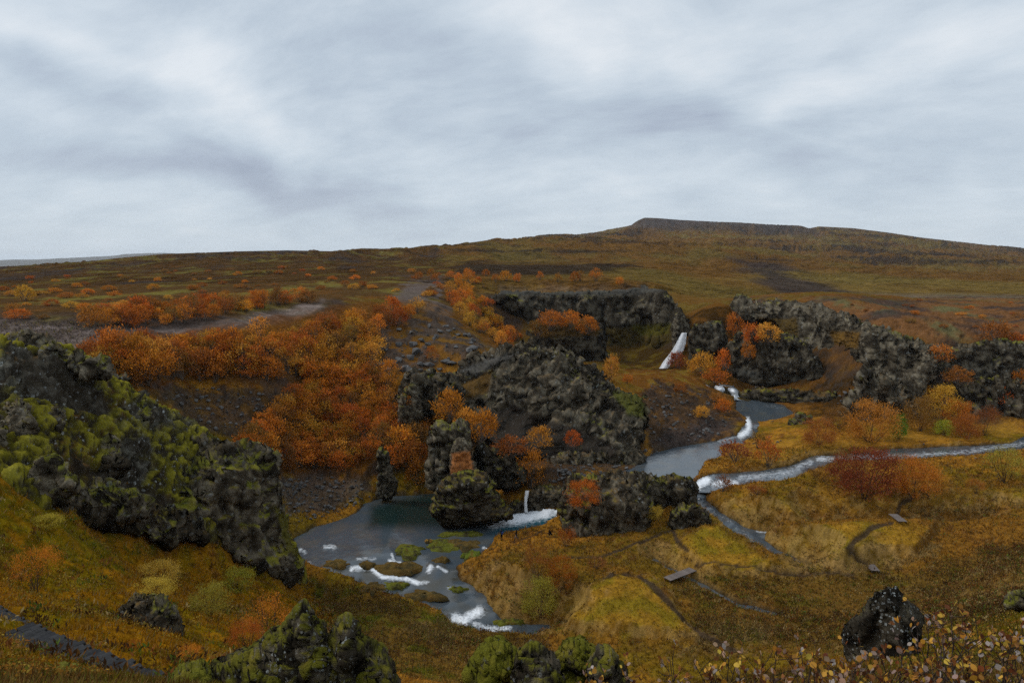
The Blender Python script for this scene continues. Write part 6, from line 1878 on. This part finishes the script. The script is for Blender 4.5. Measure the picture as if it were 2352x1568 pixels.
# ------------------------------------------------------------------ stone steps at the lower left
M['paver'] = m_plain('dark_paving', (.036, .036, .037), var=.4, scale=5, rough=.95, spec=.1, bump=.4)
M['step_edge'] = m_plain('step_block', (.026, .026, .028), var=.35, scale=5, rough=.95, spec=.1, bump=.3)
M['bed'] = m_plain('path_bed', (.012, .010, .008), var=.4, scale=4)
way = np.array([at_d(-90, 1385, 31.5), at_d(0, 1436, 28.5), at_d(90, 1482, 25.6), at_d(180, 1520, 23.0), at_d(262, 1556, 20.8), at_d(340, 1592, 18.6)])
seg = np.linalg.norm(np.diff(way, axis=0), axis=1)
cum = np.concatenate([[0], np.cumsum(seg)])
steps = mk('stone_steps', None, label='dark paved footpath with raised stone steps at the lower left', cat='path')
steps.location = tuple(way[2])


def along(t):
    return np.array([np.interp(t, cum, way[:, k]) for k in range(3)])


zl = np.array([along(t)[2] for t in np.linspace(0, cum[-1], 60)])
paver_m = [box_mesh('paving_stone', .40, .27, .10, M['paver'], .012), box_mesh('paving_stone', .34, .25, .10, M['paver'], .012)]
block_m = box_mesh('step_block', .36, .62, .20, M['step_edge'], .02)
t = 0.0
r = random.Random(9)
row = 0
tread = along(0)[2]
last_step = 0.0
WIDTH = 1.45
while t < cum[-1] - .2:
    c = along(t)
    d = along(min(t + .2, cum[-1])) - c
    d[2] = 0
    d /= np.linalg.norm(d)
    nrm = np.array([-d[1], d[0], 0])
    yaw = math.atan2(d[1], d[0])
    if t - last_step > 2.3:          # a raised edge of large blocks
        last_step = t
        for k in range(2):
            o = mk('step_block', block_m, parent=steps)
            q = c + nrm * ((k - .5) * .68) - way[2]
            o.location = (q[0] + d[0] * .08, q[1] + d[1] * .08, c[2] - way[2][2] + .14)
            o.rotation_euler = (r.uniform(-.02, .02), r.uniform(-.03, .03), yaw + r.uniform(-.05, .05))
        t += .40
        continue
    frac = (t - last_step) / 2.3
    zz = along(last_step + 1.15)[2] * .6 + c[2] * .4
    n_ = 4
    for k in range(n_):
        o = mk('paving_stone', paver_m[(row + k) % 2], parent=steps)
        off_ = (k - (n_ - 1) / 2) * (WIDTH / n_) + (row % 2) * .09 - .045
        q = c + nrm * off_ - way[2]
        o.location = (q[0], q[1], zz - way[2][2] + .05 + r.uniform(-.012, .012))
        o.rotation_euler = (r.uniform(-.03, .03), r.uniform(-.03, .03), yaw + math.pi / 2 + r.uniform(-.06, .06))
    t += .285
    row += 1
# bed under the stones
cs, fs = [], []
tq = np.linspace(0, cum[-1], 40)
bd = []
for q in tq:
    c = along(q)
    d = along(min(q + .3, cum[-1])) - along(max(q - .3, 0))
    d[2] = 0
    d /= np.linalg.norm(d)
    nrm = np.array([-d[1], d[0], 0])
    for s_ in (-1, 1):
        bd.append(c + nrm * s_ * .82 - way[2] - np.array([0, 0, -.02 if s_ else 0]))
bd = np.array(bd)
i0 = np.arange(len(bd)).reshape(-1, 2)
bf = np.stack([i0[:-1, 0], i0[:-1, 1], i0[1:, 1], i0[1:, 0]], 1)
bv = np.concatenate([bd, bd - np.array([0, 0, .7])])
bs1 = np.stack([i0[:-1, 0], i0[1:, 0], i0[1:, 0] + len(bd), i0[:-1, 0] + len(bd)], 1)
bs2 = np.stack([i0[:-1, 1], i0[:-1, 1] + len(bd), i0[1:, 1] + len(bd), i0[1:, 1]], 1)
mk('path_bed', mk_mesh('path_bed', bv, [bf, bs1, bs2]), M['bed'], parent=steps)

# ------------------------------------------------------------------ the walkers
M['cloth'] = m_attr('clothing', rough=.85)


def person(label, foot, yaw, pose, cols, pack=None):
    """one continuous skinned body; pose gives joint positions for a height of 1.75 m facing +y"""
    J = dict(pelvis=(0, 0, .94), spine=(0, .01, 1.15), chest=(0, .0, 1.36), neck=(0, .0, 1.49), head=(0, .03, 1.62), crown=(0, .02, 1.72),
             hl=(-.10, 0, .90), hr=(.10, 0, .90), kl=(-.11, .02, .50), kr=(.11, .02, .50), al=(-.11, -.02, .09), ar=(.11, -.02, .09), tl=(-.12, .15, .04), tr=(.12, .15, .04),
             sl=(-.17, 0, 1.42), sr=(.17, 0, 1.42), el=(-.24, -.02, 1.14), er=(.24, -.02, 1.14), wl=(-.25, .08, .90), wr=(.25, .08, .90), fl=(-.25, .11, .80), fr=(.25, .11, .80))
    J.update(pose)
    rad_ = dict(pelvis=.16, spine=.15, chest=.17, neck=.065, head=.10, crown=.075, hl=.10, hr=.10, kl=.07, kr=.07, al=.05, ar=.05, tl=.04, tr=.04, sl=.085, sr=.085, el=.06, er=.06, wl=.042, wr=.042, fl=.035, fr=.035)
    names = list(J)
    E = [('pelvis', 'spine'), ('spine', 'chest'), ('chest', 'neck'), ('neck', 'head'), ('head', 'crown'), ('pelvis', 'hl'), ('pelvis', 'hr'), ('hl', 'kl'), ('hr', 'kr'), ('kl', 'al'), ('kr', 'ar'), ('al', 'tl'), ('ar', 'tr'),
         ('chest', 'sl'), ('chest', 'sr'), ('sl', 'el'), ('sr', 'er'), ('el', 'wl'), ('er', 'wr'), ('wl', 'fl'), ('wr', 'fr')]
    me = bpy.data.meshes.new('skeleton')
    me.from_pydata([J[n] for n in names], [(names.index(a), names.index(b)) for a, b in E], [])
    tmp = bpy.data.objects.new('skeleton', me)
    COL.objects.link(tmp)
    sk = tmp.modifiers.new('skin', 'SKIN')
    ss = tmp.modifiers.new('sub', 'SUBSURF')
    ss.levels = ss.render_levels = 2
    lay = me.skin_vertices[0].data if me.skin_vertices else None
    if lay is None:
        bm = bmesh.new()
        bm.from_mesh(me)
        bm.verts.layers.skin.verify()
        bm.to_mesh(me)
        bm.free()
        lay = me.skin_vertices[0].data
    for i_, n in enumerate(names):
        lay[i_].radius = (rad_[n], rad_[n] * (.78 if n in ('pelvis', 'spine', 'chest') else 1))
        lay[i_].use_root = n == 'pelvis'
    dg = bpy.context.evaluated_depsgraph_get()
    body = bpy.data.meshes.new_from_object(tmp.evaluated_get(dg))
    bpy.data.objects.remove(tmp)
    body.name = 'person'
    n = len(body.vertices)
    co = np.zeros(n * 3)
    body.vertices.foreach_get('co', co)
    co = co.reshape(-1, 3)
    jp = np.array([J[q] for q in names])
    nearest = np.argmin(((co[:, None] - jp[None]) ** 2).sum(2), 1)
    zone_ = {'head': 'skin', 'crown': 'hair', 'fl': 'skin', 'fr': 'skin', 'kl': 'legs', 'kr': 'legs', 'hl': 'legs', 'hr': 'legs', 'al': 'boots', 'ar': 'boots', 'tl': 'boots', 'tr': 'boots'}
    cc = np.array([cols[zone_.get(names[k], 'top')] for k in nearest])
    at = body.color_attributes.new('col', 'FLOAT_COLOR', 'POINT')
    at.data.foreach_set('color', np.concatenate([cc, np.ones((n, 1))], 1).astype(np.float32).ravel())
    body.polygons.foreach_set('use_smooth', np.ones(len(body.polygons), bool))
    body.materials.clear()
    body.materials.append(M['cloth'])
    o = mk('person', body, label=label, cat='person', group='walkers by the pool')
    o.location = foot
    o.rotation_euler = (0, 0, yaw)
    # hood / hair cap
    bm = bmesh.new()
    bmesh.ops.create_icosphere(bm, subdivisions=2, radius=.118)
    hd_ = Vector(J['head'])
    for v in bm.verts:
        v.co = Vector((v.co.x * .95, v.co.y * 1.05, v.co.z * 1.1)) + hd_ + Vector((0, -.03, .035))
    hm = bpy.data.meshes.new('hair')
    bm.to_mesh(hm)
    bm.free()
    hm.materials.append(M['hair'])
    mk('hair', hm, parent=o)
    if pack:
        pk = box_mesh('backpack', .30, .18, .44, pack, .06)
        b = mk('backpack', pk, parent=o)
        c_ = Vector(J['chest'])
        b.location = (c_.x, c_.y - .22, c_.z - .10)
    return o


M['hair'] = m_plain('hair', (.02, .017, .015))
M['pack'] = m_plain('backpack', (.03, .05, .16))
SKIN = (.45, .30, .22)
f_ = hit(1152, 1241, 85, 112) or at_z(1152, 1241, .9)
person('person in navy coat with blue backpack holding up a camera', f_, rad(40), dict(el=(-.26, .16, 1.28), er=(.26, .16, 1.28), wl=(-.09, .28, 1.55), wr=(.09, .28, 1.55), fl=(-.04, .31, 1.60), fr=(.04, .31, 1.60)),
       dict(top=(.016, .018, .032), legs=(.012, .012, .014), boots=(.01, .01, .01), skin=SKIN, hair=(.02, .018, .015)), M['pack'])
f_ = hit(1186, 1241, 85, 112) or at_z(1186, 1241, .9)
person('person in black jacket and blue jeans walking along the bank', f_, rad(80), dict(kl=(-.10, .22, .54), al=(-.10, .24, .10), tl=(-.10, .40, .05), kr=(.10, -.06, .50), ar=(.10, -.32, .20), tr=(.10, -.24, .06), el=(-.24, -.10, 1.16), er=(.22, .12, 1.16), wr=(.16, .30, 1.06), fr=(.12, .36, 1.08), wl=(-.22, .02, .95), fl=(-.22, .06, .86)),
       dict(top=(.010, .010, .012), legs=(.055, .085, .13), boots=(.015, .013, .012), skin=SKIN, hair=(.012, .011, .011)))
f_ = at_d(1265, 1216, 101)
gz = float(ground_z(f_[0], f_[1]))
person('person in black crouching at the foot of the mossy outcrop', (f_[0], f_[1], gz), rad(70), dict(pelvis=(0, -.12, .42), spine=(0, -.02, .60), chest=(0, .12, .76), neck=(0, .20, .86), head=(0, .27, .95), crown=(0, .28, 1.05), hl=(-.10, -.12, .40), hr=(.10, -.12, .40), kl=(-.16, .26, .50), kr=(.16, .26, .50),
       al=(-.14, .04, .09), ar=(.14, .04, .09), tl=(-.15, .20, .04), tr=(.15, .20, .04), sl=(-.17, .14, .80), sr=(.17, .14, .80), el=(-.20, .34, .60), er=(.20, .34, .60), wl=(-.10, .48, .52), wr=(.10, .48, .52), fl=(-.06, .54, .50), fr=(.06, .54, .50)),
       dict(top=(.009, .009, .011), legs=(.010, .010, .012), boots=(.01, .01, .01), skin=SKIN, hair=(.01, .01, .01)))

# ------------------------------------------------------------------ willow shrubs right in front of the viewpoint
def leaf_mesh(seed):
    rs = np.random.RandomState(seed)
    w, cup = rs.uniform(.30, .46), rs.uniform(-.10, .18)
    prof_ = [(0, 0), (.22, .62), (.5, 1.0), (.78, .72), (1, 0)]
    V = [(0, 0, 0)]
    mid = [(0, y, .04 * math.sin(y * 3)) for y, _ in prof_]
    L_ = [(-w * q, y, cup * q + .04 * math.sin(y * 3)) for y, q in prof_[1:-1]]
    R_ = [(w * q, y, cup * q + .04 * math.sin(y * 3)) for y, q in prof_[1:-1]]
    V = mid + L_ + R_
    F3 = [(0, 5, 1), (0, 1, 8), (3, 7, 4), (3, 4, 10)]
    F4 = [(1, 5, 6, 2), (2, 6, 7, 3), (1, 2, 9, 8), (2, 3, 10, 9)]
    me = mk_mesh('leaf', np.array(V, float), [np.array(F4), np.array(F3)])
    me.materials.append(M['wleaf'])
    return me


LEAVES = [leaf_mesh(500 + k) for k in range(6)]
LEAFC = [(.60, .33, .06), (.62, .40, .07), (.58, .30, .05), (.36, .15, .04), (.42, .26, .17), (.36, .24, .20), (.20, .065, .022), (.48, .20, .03), (.14, .05, .025), (.44, .37, .33), (.30, .13, .045)]
WIL = [(1440, 1512, 5.2, .75), (1550, 1505, 4.6, .8), (1660, 1482, 4.8, .9), (1780, 1478, 4.4, .9), (1860, 1480, 4.9, .9), (1960, 1500, 4.2, .8), (2060, 1470, 4.6, .95), (2140, 1420, 4.9, 1.0), (2190, 1390, 4.5, 1.05), (2250, 1410, 4.8, 1.0), (2320, 1450, 4.3, .95), (2370, 1430, 5.0, .95), (2210, 1500, 3.9, .7), (2090, 1530, 3.8, .65), (1380, 1560, 5.4, .6), (1730, 1545, 3.9, .6), (1900, 1545, 3.8, .6), (2310, 1530, 3.7, .6)]
WSPOT = ['at the left end of the foreground twigs', 'second from the left end of the foreground twigs', 'below the dark footpath', 'in the middle of the foreground', 'left of the lichen rock', 'just below the lichen rock', 'right below the lichen rock', 'with twigs reaching over the lichen rock', 'tallest of the foreground', 'right of the tallest one', 'near the right border', 'at the right border', 'low in front of the tallest one', 'low in front of the lichen rock', 'lowest at the far left of the foreground twigs', 'low in the middle of the bottom edge', 'low left of the lichen rock at the bottom edge', 'low at the bottom right corner']
for k, ((u, v, D, hgt), sp) in enumerate(zip(WIL, WSPOT)):
    r = random.Random(900 + k)
    top = np.array(at_d(u, v, D))
    gx, gy = top[0], D
    g = float(ground_z(gx, gy))
    base = np.array([gx, gy, g - .03])
    H = max(.35, top[2] - g)
    root = mk('willow_shrub', None, loc=tuple(base), label=f'dwarf willow with sparse amber leaves, {sp}', cat='shrub', group='dwarf willows at the near edge')
    parts = []
    tips = []
    for st_ in range(6):
        a = r.uniform(0, 6.28)
        sp_ = r.uniform(.1, .42) * H
        e = np.array([math.cos(a) * sp_, math.sin(a) * sp_ * .7, H * (1.0 if st_ == 0 else r.uniform(.55, .95))])
        if st_ == 0:
            e[:2] *= .2
        pts = [np.zeros(3)]
        for q in (.33, .66, 1.0):
            pts.append(e * q * np.array([q ** .5, q ** .5, 1]) + np.array([r.uniform(-1, 1), r.uniform(-1, 1), 0]) * .05 * H)
        parts.append(tube(pts, .007, .0022, 4))
        tips.append((pts[-1], pts[-1] - pts[-2]))
        for b_ in range(4):
            q = r.uniform(.4, .95)
            o_ = pts[1] + (pts[3] - pts[1]) * q
            d_ = np.array([r.uniform(-1, 1), r.uniform(-1, 1), r.uniform(.3, 1.2)])
            d_ = d_ / np.linalg.norm(d_) * r.uniform(.09, .22)
            m_ = o_ + d_ * .5 + np.array([r.uniform(-.02, .02), r.uniform(-.02, .02), 0])
            parts.append(tube([o_, m_, o_ + d_], .0035, .0014, 3))
            tips.append((o_ + d_, d_))
    V, F = join(parts)
    mk('stem', mk_mesh('stem', V, [F]), M['bark'], parent=root)
    for (tp, d_) in tips:
        d_ = np.array(d_) / (np.linalg.norm(d_) + 1e-9)
        for q in range(r.choice([1, 2, 3, 3, 4])):
            lf = mk('leaf', LEAVES[r.randrange(6)], parent=root)
            bk = tp - d_ * r.uniform(0, .07)
            ax = Vector(d_) * .6 + Vector((r.uniform(-1, 1), r.uniform(-1, 1), r.uniform(-.3, .9)))
            lf.location = tuple(bk)
            lf.rotation_mode = 'QUATERNION'
            lf.rotation_quaternion = ax.to_track_quat('Y', 'Z') @ Matrix.Rotation(r.uniform(0, 6.28), 3, 'Y').to_quaternion()
            z_ = r.uniform(.030, .052)
            lf.scale = (z_, z_, z_)
            c_ = r.choice(LEAFC)
            kq = r.uniform(.75, 1.25)
            lf.color = (min(1, c_[0] * kq), c_[1] * kq, c_[2] * kq, 1)
# near grass and leaf litter on the brow
rs = np.random.RandomState(210)
n = 26000
Dn = rs.uniform(2.6, 15, n)
sn = rs.uniform(-.85, .85, n)
x, y = sn * Dn, Dn
P = np.stack([x, y, ground_z(x, y)], 1)
ang = rs.uniform(0, 6.283, n)
hh = rs.uniform(.06, .26, n)
off = np.stack([np.cos(ang), np.sin(ang), 0 * ang], 1)
wd = rs.uniform(.002, .005, n) * (1 + Dn / 6)
sdv = np.stack([-np.sin(ang + .8), np.cos(ang + .8), 0 * ang], 1) * wd[:, None]
tip = P + off * (hh * rs.uniform(.2, .9, n))[:, None] + np.array([0, 0, 1]) * hh[:, None]
V = np.stack([P - sdv, P + sdv, tip], 1).reshape(-1, 3)
pal = np.array([[.22, .12, .03], [.15, .06, .02], [.28, .18, .05], [.13, .13, .02], [.09, .045, .018]])
cc = pal[rs.randint(0, 5, n)] * rs.uniform(.6, 1.3, (n, 1))
me = mk_mesh('near_grass', V, [np.arange(len(V)).reshape(-1, 3)], {'col': np.repeat(cc, 3, 0)}, smooth=False)
mk('near_grass', me, M['grass'], kind='stuff', label='fine brown grass at the near edge', cat='grass')
n = 9000
Dn = rs.uniform(2.8, 14, n)
sn = np.where(rs.uniform(size=n) < .7, rs.uniform(.05, .85, n), rs.uniform(-.85, .85, n))
x, y = sn * Dn, Dn
P = np.stack([x, y, ground_z(x, y) + rs.uniform(0, .28, n) ** 1.5], 1)
ax = rs.normal(size=P.shape)
ax /= np.linalg.norm(ax, axis=1, keepdims=True)
L = rs.uniform(.02, .045, n)
V, F = leaf_quads(P, ax, L, L * .36, rs)
me = mk_mesh('leaf_litter', V, [F], {'col': np.repeat(np.array(LEAFC)[rs.randint(0, len(LEAFC), n)] * rs.uniform(.35, .9, (n, 1)), 4, 0)}, smooth=False)
mk('leaf_litter', me, M['grass'], kind='stuff', label='brown and amber leaf litter at the near edge', cat='leaves')


# ------------------------------------------------------------------ air
m, t, out = new_mat('air')
pv = t.node('ShaderNodeVolumePrincipled', {'Color': (.86, .92, 1.0, 1), 'Density': 3.2e-5, 'Anisotropy': 0.0})
t.l.new(pv.outputs[0], out.inputs['Volume'])
bx = box_mesh('haze', 44000, 40000, 480, m, 0)
mk('haze', bx, loc=(0, 4000, 60), kind='stuff', label='thin blue air between the moor and the far hills', cat='haze')
scene.cycles.volume_bounces = 1
